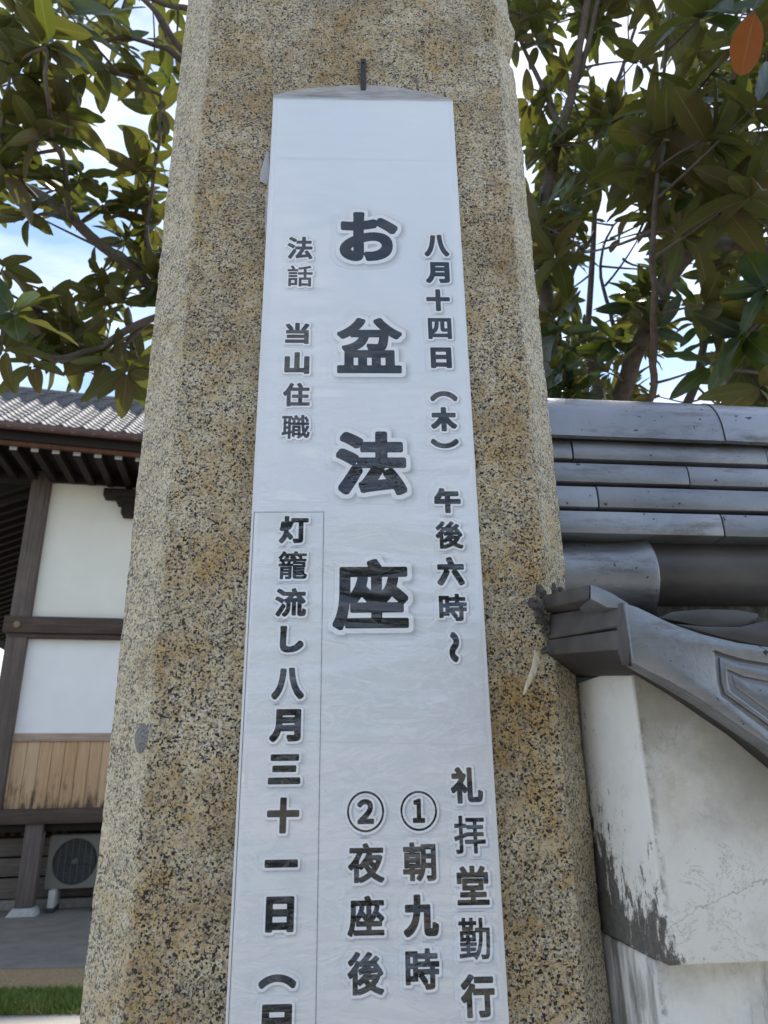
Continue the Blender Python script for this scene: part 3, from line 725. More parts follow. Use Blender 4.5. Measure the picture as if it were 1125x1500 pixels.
def build_hall():
    root = empty('temple_hall', 'traditional timber hall with white plaster panels and grey tiled roof', 'building', BF.M)
    h = BF.hit
    cA = root
    # heights
    z_panel_top = h(80, 706).z; z_nt, z_nb = h(60, 905).z, h(60, 934).z
    z_sill_t, z_sill_b = h(90, 1074).z, h(90, 1086).z; z_board_b = h(90, 1184).z; z_fl_b = h(60, 1206).z
    print('hall z', z_panel_top, z_nt, z_nb, z_sill_t, z_board_b, z_fl_b)
    pxr = h(75, 712).x; pxl = h(47, 712).x; UR = 4.2
    put('corner_post', boxme(pxl, pxr, -.06, .20, z_board_b-.06, z_panel_top+.5, .012), GW, root)
    put('upper_panel', boxme(pxr, UR, .05, .12, z_nt, z_panel_top), PLO, root)
    put('lower_panel', boxme(pxr, UR, .05, .12, z_sill_t, z_nb), PLW, root)
    put('tie_beam', boxme(pxl-.05, UR, -.11, .10, z_nb+.05, z_nt, .01), HW, root)
    put('tie_beam', boxme(pxl+.02, UR, -.07, .10, z_nb-.012, z_nb+.045, .006), HW, root)
    cp = put('beam_stud', half_roll(0, .02, 0, 0, .045), simple('tarnished_brass', (.20, .15, .07), .5, .3, 40), root)
    p = h(28, 917); cp.matrix_local = Matrix.Translation((p.x, -.108, p.z)) @ Matrix.Rotation(R(-90), 4, 'Z')
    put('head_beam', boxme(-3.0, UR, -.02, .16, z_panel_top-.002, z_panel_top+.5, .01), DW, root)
    put('sill_rail', boxme(pxr-.002, UR, .0, .10, z_sill_b, z_sill_t, .006), woodmat('pale_rail', (.40, .30, .24), sx=2, sz=40), root)
    # next post further right, hidden behind the granite from here
    put('corner_post', boxme(UR-.02, UR+.24, -.06, .20, .2, z_panel_top+.5, .012), GW, root)
    # siding boards
    CB = sidingmat(); bw = (h(148, 1110).x-h(37, 1110).x)/6; u = h(37, 1110).x-bw*3; k = 0
    while u < UR-bw:
        if u+bw > pxr:
            a = max(u, pxr); rr = random.Random(k)
            put('siding_board', boxme(a+.003, u+bw-.003, .02+rr.uniform(0, .006), .06, z_board_b, z_sill_b-.001, .003), CB, root)
        u += bw; k += 1
    put('siding_backing', boxme(pxr, UR, .062, .075, z_board_b, z_sill_b), DW, root)
    # floor beam and the grey board under it
    put('floor_beam', boxme(-.7, UR, -.16, .10, z_fl_b, z_board_b-.002, .01), HW, root)
    put('floor_beam', boxme(-.7, UR, -.02, .08, z_fl_b-.10, z_fl_b-.002, .006), DW, root)
    # stub post on its granite base
    a = h(53, 1215).x; pw = .105; zbase = h(33, 1329, -.02).z
    b0 = h(36.5, 1329, -.02).x
    put('stub_post', prism([Vector((b0-pw, -.12, zbase)), Vector((b0+pw, -.12, zbase)), Vector((b0+pw, -.12, z_fl_b)), Vector((b0-pw, -.12, z_fl_b))], Vector((0, .2, 0)), .008), GW, root)
    fb = [(b0-pw*1.7, -.20, 0), (b0+pw*1.7, -.20, 0), (b0+pw*1.7, .16, 0), (b0-pw*1.7, .16, 0), (b0-pw*1.15, -.145, zbase), (b0+pw*1.15, -.145, zbase), (b0+pw*1.15, .10, zbase), (b0-pw*1.15, .10, zbase)]
    put('post_stone', bevel(py('stone', fb, [(3, 2, 1, 0), (4, 5, 6, 7), (0, 1, 5, 4), (1, 2, 6, 5), (2, 3, 7, 6), (3, 0, 4, 7)]), .01), simple('grey_stone', (.36, .36, .35), .8, .25, 60, .3, .004), root)
    # boards closing the crawl space
    BK = woodmat('crawl_board', (.15, .125, .105), sx=2, sz=30)
    zs = [0.12, .38, .62, .86]
    for i in range(3):
        put('crawl_board', boxme(-3.2, UR, .42+.01*i, .46+.01*i, zs[i]+.012, zs[i+1]-.012, .004), BK, root)
    for i in range(26):
        put('vent_bar', boxme(-3.0+i*.13, -2.95+i*.13, .44, .47, .88, z_fl_b-.1, .002), RB, root)
    put('crawl_back', boxme(-3.3, UR, .55, .60, -.02, z_fl_b), DW, root)
    put('foundation_sill', boxme(-3.2, UR, .34, .52, .0, .115, .01), simple('footing_concrete', (.22, .21, .19), .9, .2, 20), root)
    # bracket at the right of the upper panel
    p0, p1 = h(152, 714, -.2), h(152, 725, -.2); put('bracket_arm', boxme(p0.x, UR, -.2, .05, p1.z, p0.z, .01), DW, root)
    p0, p1 = h(180, 737, -.1), h(180, 755, -.1); put('bracket_block', boxme(p0.x, p0.x+.35, -.2, .05, p1.z, p0.z, .01), DW, root)
    p0, p1 = h(172, 729, -.1), h(172, 738, -.1); put('bracket_block', boxme(p0.x, p0.x+.6, -.2, .05, p1.z, p0.z, .01), DW, root)
    # ---- eaves. the front eave line climbs towards the left corner
    NE = -1.35
    A = h(5, 628, NE); B_ = h(210, 648, NE)
    sl = (B_.z-A.z)/(B_.x-A.x)
    UL = A.x-1.75
    def zl(u, base): return base+sl*(u-A.x)
    print('eave', A, B_, 'slope', sl)
    def along(nm, n0, n1, zlo, zhi, mat, u0=UL, u1=UR+1.5, b=.0):
        pts = [Vector((u0, n0, zl(u0, zlo))), Vector((u1, n0, zl(u1, zlo))), Vector((u1, n0, zl(u1, zhi))), Vector((u0, n0, zl(u0, zhi)))]
        return put(nm, prism(pts, Vector((0, n1-n0, 0)), b), mat, root)
    zg = A.z; px_m = abs(h(5, 611, NE).z-zg)/17
    # gutter: half round channel
    gm = simple('brown_gutter', (.085, .045, .040), .45, .2, 6, .5); v, f = [], []
    rg = .062; uu = [UL, UR+1.5]
    for u_ in uu:
        for k in range(13):
            a_ = math.pi*(k/12); v.append((u_, NE-.0-math.cos(a_)*rg, zl(u_, zg+.075)-math.sin(a_)*rg*1.1))
        v += [(u_, NE+rg-.006, zl(u_, zg+.078)), (u_, NE-rg-.008, zl(u_, zg+.092)), ]
    for k in range(12): f.append((k, k+1, 15+k+1, 15+k))
    f.append((14, 0, 15, 29))
    me = py('gutter', v, f); bm = bmesh.new(); bm.from_mesh(me); bmesh.ops.solidify(bm, geom=bm.faces[:], thickness=.006); bm.to_mesh(me); bm.free(); me.shade_smooth()
    put('gutter', me, gm, root)
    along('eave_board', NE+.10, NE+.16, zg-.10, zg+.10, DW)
    along('fascia', NE+.14, NE+.20, zg-.155, zg-.03, RB, b=.004)
    # soffit, rafters with pale painted ends
    zso = zg-.06; rise = .22
    sp_ = [(UL, NE+.15, zl(UL, zso)), (UR+1.5, NE+.15, zl(UR+1.5, zso)), (UR+1.5, 14.6, zl(UR+1.5, zso)+.1), (UL, 14.6, zl(UL, zso)+.1)]
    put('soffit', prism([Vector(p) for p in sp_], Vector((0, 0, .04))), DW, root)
    pale = simple('painted_rafter_end', (.42, .42, .40), .7, .1)
    sr = (h(204, 672, NE+.24).x-h(20, 657, NE+.24).x)/6; u0 = h(20, 657, NE+.24).x
    rw = .048
    ref = None
    for i in range(-3, 26):
        u_ = u0+i*sr
        if u_ < UL+.05: continue
        o = put('rafter', boxme(-rw, rw, NE+.23, -.01, -.10, 0) if ref is None else ref, DW if ref is None else None, root)
        ref = o.data; o.location = (u_, 0, zl(u_, zg-.10)); 
        e = put('rafter_end', boxme(-rw*.98, rw*.98, NE+.222, NE+.229, -.098, -.002), pale, o)
    # side eave: soffit ribs seen on the far left
    rb = boxme(UL-.6, .15, -.04, .04, -.1, 0)
    put('side_soffit', prism([Vector((.1, .1, zg+.12)), Vector((UL-.8, .1, zg+.12-(.9-UL)*.445)), Vector((UL-.8, .1, zg+.16-(.9-UL)*.445)), Vector((.1, .1, zg+.16))], Vector((0, 14.5, 0))), DW, root)
    ref = None
    for i in range(48):
        o = put('side_rafter', rb, DW if ref is None else None, root); ref = rb; o.location = (-.25, .25+i*.30, zl(-.8, zg-.10)+.08); o.rotation_euler = (0, -R(24), 0)
    along('side_purlin', .4, .6, zg-.35, zg-.12, DW, u0=-.25, u1=.05)
    # side wall of the hall (turned away from us), dark boards
    put('side_wall', boxme(pxl+.02, pxl+.12, .2, 13.5, .9, z_panel_top+.4), PLO, root)
    # ---- roof: S-shaped tiles in stepped courses climbing back to a short ridge
    m = Mat('silver_roof_tile', .65, .25); n = m.noise(9, 5, .65); m.color(m.ramp(n, [(.3, (.085, .085, .095)), (.7, (.17, .17, .185))])); m.bump(m.noise(60, 3), .002); RT = m.m
    tw = sr*1.0*(26/31)*1.18; S = math.tan(R(37)); run = 1.75; nc = 15
    zr0 = zg+.095; cols = int((UR+1.5-UL)/tw)
    # one column strip, shared
    v, f = [], []; seg = 12
    for c_i in range(nc):
        n0 = NE-.05+run*c_i/nc; n1 = NE-.05+run*(c_i+1)/nc+.03
        for (nn, lift) in ((n0, .032), (n1, .004)):
            for k in range(seg+1):
                t = k/seg; w = .042*math.sin(2*math.pi*(t+.1))+.014*math.sin(4*math.pi*t+.9)
                v.append((t*tw, nn, (nn-NE)*S+lift+w))
        for k in range(seg+1):                               # the butt edge
            t = k/seg; w = .042*math.sin(2*math.pi*(t+.1))+.014*math.sin(4*math.pi*t+.9)
            v.append((t*tw, n0+.002, (n0-NE)*S+.004+w))
        b_ = c_i*3*(seg+1)
        for k in range(seg):
            f.append((b_+k, b_+k+1, b_+seg+1+k+1, b_+seg+1+k)); f.append((b_+2*(seg+1)+k, b_+2*(seg+1)+k+1, b_+k+1, b_+k))
    strip = py('strip', v, f); strip.materials.append(RT)
    for i in range(cols):
        u_ = UL+i*tw; o = put('tile_column', strip, None, root); o.location = (u_, 0, zl(u_, zr0))
        o.rotation_euler = (0, -math.atan(sl)*1.0, 0)
    # sheathing under the tiles
    pts = [Vector((UL, NE+.05, zl(UL, zr0-.03))), Vector((UR+1.5, NE+.05, zl(UR+1.5, zr0-.03)))]
    pts += [Vector((UR+1.5, NE+run+.1, zl(UR+1.5, zr0-.03)+(run+.05)*S)), Vector((UL, NE+run+.1, zl(UL, zr0-.03)+(run+.05)*S))]
    put('roof_sheathing', prism(pts, Vector((0, 0, -.03))), DW, root)
    # ridge stack on top
    nr = NE+run*.80; zk = (nr-NE)*S
    def rtile(w, d, hh): return boxme(.002, w-.002, 0, d, 0, hh, .004)
    specs = [(.27, .30, .085, 0), (.27, .27, .050, .08), (.27, .26, .050, .16), (.27, .25, .050, .03)]
    zz = zk-.035
    for (w, d, hh, off) in specs:
        me = rtile(w, d, hh); me.materials.append(RT); u_ = UL+off
        while u_ < UR+1.3:
            o = put('ridge_course', me, None, root); o.location = (u_, nr-(d-.25)/2, zl(u_, zr0)+zz); u_ += w
        zz += hh+.004
    cap = half_roll(0, .262, 0, 0, .065, .058, 0, 16); cap.materials.append(RT); u_ = UL
    while u_ < UR+1.3:
        o = put('ridge_roll', cap, None, root); o.location = (u_, nr+.12, zl(u_, zr0)+zz+.012); u_ += .265
    # rear slope of the roof
    pts = [Vector((UL, nr+.1, zl(UL, zr0)+zk)), Vector((UR+1.5, nr+.1, zl(UR+1.5, zr0)+zk)), Vector((UR+1.5, 14.6, zl(UR+1.5, zr0)+.1)), Vector((UL, 14.6, zl(UL, zr0)+.1))]
    put('rear_roof', prism(pts, Vector((0, 0, -.04))), RT, root)
    return root
build_hall()
# ---- outdoor unit of the air conditioner
def build_ac():
    p0 = atZ(64, 1305, .30); 
    FA = Frame((p0.x+.03, BF.hit(66, 1305, -.02).x*0+(BF.M @ BF.hit(66, 1303, .16)).y), 13)
    l_ = FA.hit(64, 1303); t_ = FA.hit(70, 1226); r_ = l_.x+.80
    root = empty('outdoor_unit', 'beige air conditioner outdoor unit with round fan grille under the hall floor', 'air conditioner', FA.M)
    CM = simple('beige_casing', (.15, .145, .125), .5, .08, 3, .4); GM = simple('grille_wire', (.10, .10, .095), .5, .1); BM = simple('dark_cavity', (.03, .03, .032), .7, .2)
    z0, z1 = l_.z, t_.z+.01; x0, x1 = l_.x, r_
    cx, cz, rad = (x0+.335), (z0+z1)/2, (z1-z0)*.44
    # casing: box with a round hole in its front
    v, f = [], []; K = 48
    for k in range(K):
        a = 2*math.pi*k/K; v.append((cx+math.cos(a)*rad, 0, cz+math.sin(a)*rad))
    for k in range(K):
        a = 2*math.pi*k/K; c_, s_ = math.cos(a), math.sin(a)
        q = min(((x1 if c_ > 0 else x0)-cx)/c_ if abs(c_) > 1e-6 else 9, ((z1 if s_ > 0 else z0)-cz)/s_ if abs(s_) > 1e-6 else 9)
        v.append((cx+c_*q, 0, cz+s_*q))
    for k in range(K):
        v.append((cx+math.cos(2*math.pi*k/K)*rad, .05, cz+math.sin(2*math.pi*k/K)*rad))
    for k in range(K):
        j = (k+1) % K; f += [(k, j, K+j, K+k), (2*K+k, 2*K+j, j, k)]
    put('front_panel', py('front', v, f), CM, root)
    put('casing', boxme(x0+.001, x1-.001, .055, .30, z0, z1, .01), CM, root)
    for (a, b, c_, d) in ((x0, x0+.006, z0, z1), (x1-.006, x1, z0, z1), (x0, x1, z1-.006, z1), (x0, x1, z0, z0+.006)):
        put('casing_rim', boxme(a, b, .0015, .054, c_, d), CM, root)
    put('fan_cavity', py('cav', [(cx+math.cos(2*math.pi*k/K)*rad, .052, cz+math.sin(2*math.pi*k/K)*rad) for k in range(K)], [tuple(range(K))]), BM, root)
    for k in range(3):                                       # fan blades
        a = 2*math.pi*k/3+.3; vv = []
        for t in (-.5, -.1, .4):
            vv += [Vector((cx+math.cos(a+t*.5)*.04, .02+t*.02, cz+math.sin(a+t*.5)*.04)), Vector((cx+math.cos(a+t)*rad*.9, .02+t*.025, cz+math.sin(a+t)*rad*.9))]
        put('fan_blade', py('blade', vv, [(0, 1, 3, 2), (2, 3, 5, 4)]), BM, root)
    hub = put('fan_hub', half_roll(0, .03, 0, 0, .035), GM, root); hub.matrix_local = Matrix.Translation((cx, .03, cz)) @ Matrix.Rotation(R(-90), 4, 'Z')
    # grille wires
    v, f = [], []
    def wire(a, b, w=.0022):
        d = (b-a).normalized(); s = Vector((d.z, 0, -d.x))*w; k = len(v)
        v.extend([a-s+Vector((0, -.006, 0)), b-s+Vector((0, -.006, 0)), b+s+Vector((0, -.006, 0)), a+s+Vector((0, -.006, 0)), a+Vector((0, -.001, 0)), b+Vector((0, -.001, 0))])
        f.extend([(k, k+1, k+2, k+3), (k+3, k+2, k+5, k+4), (k, k+4, k+5, k+1)])
    n = 22
    for i in range(1, n):
        z = cz-rad+2*rad*i/n; w = math.sqrt(max(0, rad**2-(z-cz)**2)); wire(Vector((cx-w, 0, z)), Vector((cx+w, 0, z)))
    for i in range(1, 7):
        x = cx-rad+2*rad*i/7; w = math.sqrt(rad**2-(x-cx)**2); wire(Vector((x, -.004, cz-w)), Vector((x, -.004, cz+w)), .003)
    put('fan_grille', py('grille', v, f), GM, root)
    for xx in (x0+.10, x1-.16):
        fo = put('foot', boxme(xx-.02, xx+.06, -.10, .33, .055, z0-.002, .006), simple('white_foot', (.40, .40, .38), .6, .1), root)
        put('foot_pad', boxme(xx-.03, xx+.07, -.11, .34, .0, .0545, .004), BM, root)
build_ac()
# ================================================================ THE MAGNOLIA
def leafmat(name, stop_top, stop_bot, trans):
    m = Mat(name, .38, .5)
    geo = m.n('ShaderNodeNewGeometry'); oi = m.n('ShaderNodeObjectInfo').outputs['Random']
    at = m.n('ShaderNodeAttribute', attribute_name='tone').outputs['Fac']
    uv = m.n('ShaderNodeUVMap').outputs[0]; sp = m.n('ShaderNodeSeparateXYZ'); m.l(uv, sp.inputs[0])
    rnd = m.math('FRACT', m.math('ADD', m.math('MULTIPLY', oi, 7.31), at))
    n = m.noise(55, 4, .6)
    top = m.ramp(rnd, [(0, stop_top[0]), (1, stop_top[1])]); bot = m.ramp(rnd, [(0, stop_bot[0]), (.35, stop_bot[1]), (.7, stop_bot[2]), (1, stop_bot[3])])
    bot = m.mix(m.ramp(n, [(.3, 0.0), (.7, .45)]), bot, tuple(x*.55 for x in stop_bot[1]))
    c = m.mix(geo.outputs['Backfacing'], top, bot)
    # midrib and side veins from the leaf's own coordinates
    mid = m.math('SUBTRACT', 1, m.math('MULTIPLY', m.math('ABSOLUTE', m.math('SUBTRACT', sp.outputs[0], .5)), 34), True)
    vv = m.math('ADD', m.math('MULTIPLY', sp.outputs[1], 70), m.math('MULTIPLY', m.math('ABSOLUTE', m.math('SUBTRACT', sp.outputs[0], .5)), -26))
    vein = m.math('MULTIPLY', m.math('POWER', m.math('ABSOLUTE', m.math('SINE', vv)), 12), .35)
    k = m.math('MAXIMUM', m.math('MULTIPLY', mid, .45), m.math('MULTIPLY', vein, .3))
    c = m.mix(k, c, (.30, .28, .12)); m.color(c)
    m.bump(m.math('ADD', k, m.math('MULTIPLY', n, .4)), .0008, .6)
    m.l(m.mix(geo.outputs['Backfacing'], .38, .6), m.b.inputs['Roughness'])
    tl_ = m.n('ShaderNodeBsdfTranslucent'); m.l(m.mix(.5, c, trans), tl_.inputs[0])
    ms = m.n('ShaderNodeMixShader'); ms.inputs[0].default_value = .36
    m.l(m.b.outputs[0], ms.inputs[1]); m.l(tl_.outputs[0], ms.inputs[2]); m.l(ms.outputs[0], m.t.nodes['Material Output'].inputs['Surface'])
    return m.m
LEAF = leafmat('magnolia_leaf', ((.012, .034, .016), (.026, .058, .018)), ((.062, .050, .014), (.090, .052, .018), (.045, .058, .012), (.068, .080, .016)), (.16, .20, .015))
DRY = leafmat('dry_leaf', ((.22, .065, .010), (.24, .07, .01)), ((.24, .065, .006), (.20, .05, .005), (.27, .08, .008), (.28, .085, .009)), (.40, .08, .004))
DRY.node_tree.nodes['Principled BSDF'].inputs['Specular IOR Level'].default_value = .08
def leaf_mesh(seed, L_=1.0, wd=.19, nx=6, ny=11, bend=None):
    r = random.Random(seed); curl = r.uniform(-.05, .62); fold = r.uniform(.08, .38); tw = r.uniform(-.35, .35); wav = r.uniform(.0, .025); ph = r.uniform(0, 6)
    if bend is not None: curl = bend
    v, f, uv = [], [], []
    for j in range(ny+1):
        t = j/ny
        w = wd*(math.sin(math.pi*min(1, t**.80*.985+.012))**.62) if t < 1 else .004
        if t < .09: w = .006+w*(t/.09)*.35
        zc = -curl*t*t*.6
        for i in range(nx+1):
            s = i/nx*2-1; x = s*w; z = zc+abs(s)*w*fold+wav*math.sin(t*17+ph+s)*abs(s)
            a = tw*t; v.append(Vector((x*math.cos(a)-z*math.sin(a)*.3, t-.06*curl*t, z+x*math.sin(a)))*L_); uv.append((i/nx, t))
    for j in range(ny):
        for i in range(nx): a = j*(nx+1)+i; f.append((a, a+1, a+nx+2, a+nx+1))
    return v, f, uv
LV = [leaf_mesh(k, wd=[.17, .19, .21, .18, .20, .16, .22, .19][k]) for k in range(8)]
def add_uv(me, f, uv):
    l = me.uv_layers.new(name='UVMap'); arr = np.array([uv[i] for q in f for i in q], dtype=np.float32); l.data.foreach_set('uv', arr.ravel())
def build_tree():
    base = Vector((1.15, 3.3, -.03)); fork = atY(880, 640, 3.3)
    root = empty('magnolia_tree', 'broad evergreen magnolia with rusty leaf undersides, spreading behind pillar and wall', 'tree', Matrix.Translation(base))
    Mi = Matrix.Translation(-base)
    def off(p): return Vector(p)-base
    m = Mat('magnolia_bark', .85, .2); n = m.noise(30, 6, .7); n2 = m.noise(6, 4, .6)
    m.color(m.mix(m.ramp(n2, [(.4, 0.0), (.7, .6)]), m.ramp(n, [(.3, (.050, .036, .030)), (.7, (.125, .095, .080))]), (.15, .14, .12))); m.bump(n, .006, .7); BARK = m.m
    rnd = random.Random(11)
    def smooth_path(pts, rad, sub=6, jit=.012):
        out, ro = [], []; P = [Vector(p) for p in pts]
        for i in range(len(P)-1):
            p0, p1, p2, p3 = P[max(i-1, 0)], P[i], P[i+1], P[min(i+2, len(P)-1)]
            for k in range(sub):
                t = k/sub; q = .5*((2*p1)+(p2-p0)*t+(2*p0-5*p1+4*p2-p3)*t*t+(3*p1-p0-3*p2+p3)*t**3)
                q += Vector((noise.noise(q*7), noise.noise(q*7+Vector((9, 0, 0))), noise.noise(q*7+Vector((0, 9, 0)))))*jit
                out.append(q); ro.append((rad[i]*(1-t)+rad[i+1]*t)*(1+.10*noise.noise(q*25)))
        out.append(P[-1]); ro.append(rad[-1]); return out, ro
    def branch(pts, rad, nm='branch', seg=10, mat=BARK):
        p, r = smooth_path(pts, rad); v, f = tubedata([off(x) for x in p], r, seg); return put(nm, py(nm, v, f), mat, root, smooth=True)
    branch([base, base+Vector((.03, 0, .7)), base+Vector((-.03, .05, 1.5)), fork], [.14, .12, .10, .075], 'trunk', 16)
    S = lambda L_: [atY(x, y, Y) for x, y, Y in L_]
    tw = []                                                   # nodes that twigs can reach from
    def br(L_, rad, start=None):
        P = S(L_)
        if start is not None: P = [start]+P; 
        branch(P, rad if len(rad) == len(P) else list(np.interp(np.linspace(0, 1, len(P)), np.linspace(0, 1, len(rad)), rad)))
        for i in range(len(P)-1):
            for t in (0, .33, .66): tw.append(P[i].lerp(P[i+1], t))
        tw.append(P[-1]); return P
    # right hand stems
    br([(905, 590, 3.25), (938, 500, 3.1), (975, 420, 3.0), (1010, 372, 2.9), (1060, 358, 2.8), (1110, 362, 2.7), (1180, 385, 2.6)], [.05, .024], fork)
    br([(815, 560, 3.4), (800, 440, 3.4), (796, 330, 3.3), (815, 215, 3.2), (838, 140, 3.1), (850, 60, 3.0), (868, -30, 2.9)], [.045, .018], fork)
    br([(822, 185, 3.2), (795, 130, 3.15), (768, 70, 3.1), (750, 20, 3.0)], [.018, .008])
    br([(845, 120, 3.1), (862, 60, 3.0), (880, -20, 2.9)], [.02, .010])
    br([(950, 590, 3.1), (957, 500, 2.7), (956, 380, 2.5), (962, 250, 2.4), (972, 120, 2.3), (985, -20, 2.2)], [.02, .005], fork)
    br([(880, 580, 3.6), (845, 470, 3.6), (835, 410, 3.6), (870, 340, 3.7)], [.035, .01], fork)
    br([(1000, 600, 3.6), (1040, 480, 3.6), (1090, 430, 3.5), (1160, 400, 3.4)], [.03, .012], fork)
    br([(880, 200, 4.2), (905, 120, 4.3), (930, 40, 4.4), (940, -40, 4.4)], [.02, .012], atY(860, 520, 3.9))
    br([(1062, 560, 3.0), (1100, 500, 2.7), (1140, 440, 2.4)], [.012, .006])
    br([(975, 430, 3.0), (985, 330, 2.8), (1040, 200, 2.5), (1085, 100, 2.2), (1100, 20, 2.1)], [.016, .008])
    br([(900, 480, 3.5), (880, 390, 3.7), (900, 330, 3.9), (950, 300, 4.0)], [.012, .005])
    # left hand limbs, coming from behind the pillar
    lf = atY(560, 560, 3.2)
    branch([fork, atY(720, 640, 3.3), lf], [.06, .05, .042])
    br([(400, 500, 3.1), (238, 428, 3.0), (200, 395, 2.95), (150, 360, 2.9), (95, 312, 2.8), (40, 275, 2.75), (-60, 225, 2.7)], [.040, .028, .024, .020], lf)
    br([(420, 480, 3.0), (300, 455, 2.9), (228, 464, 2.8), (175, 490, 2.75), (120, 518, 2.7), (75, 526, 2.65), (30, 508, 2.6), (-50, 485, 2.5)], [.035, .016, .016, .013], lf)
    br([(215, 470, 2.8), (180, 510, 2.8), (165, 530, 2.75)], [.012, .006])
    br([(380, 200, 2.9), (262, 85, 2.7), (235, 68, 2.65), (195, 58, 2.6), (150, 58, 2.6), (118, 38, 2.55)], [.03, .012, .009], atY(480, 470, 3.1))
    br([(285, 100, 2.8), (250, 50, 2.7), (225, 15, 2.65), (195, -20, 2.6)], [.02, .012])
    br([(285, 15, 2.8), (265, 8, 2.8), (235, 5, 2.75), (190, -20, 2.7)], [.018, .010])
    br([(104, 320, 2.8), (98, 280, 2.6), (92, 235, 2.4), (74, 185, 2.15), (70, 130, 2.0), (70, 70, 1.95)], [.014, .006])
    br([(235, 430, 3.0), (215, 340, 2.9), (222, 280, 2.8), (236, 180, 2.7), (236, 140, 2.65)], [.012, .006])
    br([(60, 300, 2.75), (30, 260, 2.5), (0, 200, 2.3)], [.012, .006])
    # ---- leaves
    leaves = []                                               # (matrix, variant, size, weight)
    def rosette(c, axis, n, L_, spread=(45, 95), droop=.25):
        axis = axis.normalized(); a0 = axis.orthogonal().normalized(); b0 = axis.cross(a0); ph = rnd.uniform(0, 6.28)
        for i in range(n):
            th = ph+2.399*i+rnd.uniform(-.2, .2); el = R(spread[0]+(spread[1]-spread[0])*(i/max(1, n-1)))+rnd.uniform(-.15, .15)
            d = (axis*math.cos(el)+(a0*math.cos(th)+b0*math.sin(th))*math.sin(el))
            d = (d+Vector((0, 0, -droop*rnd.uniform(.2, 1.3)))).normalized()
            nrm = (axis-axis.dot(d)*d)
            if nrm.length < .1: nrm = d.orthogonal()
            nrm.normalize(); nrm = Matrix.Rotation(rnd.uniform(-.8, .8), 3, d) @ nrm
            x = d.cross(nrm); M = Matrix((x, d, nrm)).transposed().to_4x4()
            s = L_*rnd.uniform(.72, 1.12)
            if rnd.random() < .04: continue
            M = Matrix.Translation(off(c+d*.008)+axis*(-.004*i)) @ M @ Matrix.Scale(s, 4)
            leaves.append((M, rnd.randrange(8), s, c))
    twv, twf = [], []
    def twig(c, ax):
        near = min(tw, key=lambda p: (p-c).length+(.35 if p.z > c.z+.05 else 0)); d = (near-c).length
        a, b_ = near, c
        midp = a.lerp(b_, .5)+Vector((rnd.uniform(-.05, .05), rnd.uniform(-.05, .05), -.06*d)); pts, rr = [], []
        for k in range(7):
            t = k/6; pts.append(off(a*(1-t)**2+midp*2*t*(1-t)+b_*t*t)); rr.append(.0055*(1-t)+.0028)
        v, f = tubedata(pts, rr, 5, False); k = len(twv); twv.extend(v); twf.extend([tuple(i+k for i in q) for q in f])
        for k in (.4, .7): tw.append(a.lerp(b_, k)) if d > .3 else None
        return (b_-midp).normalized()
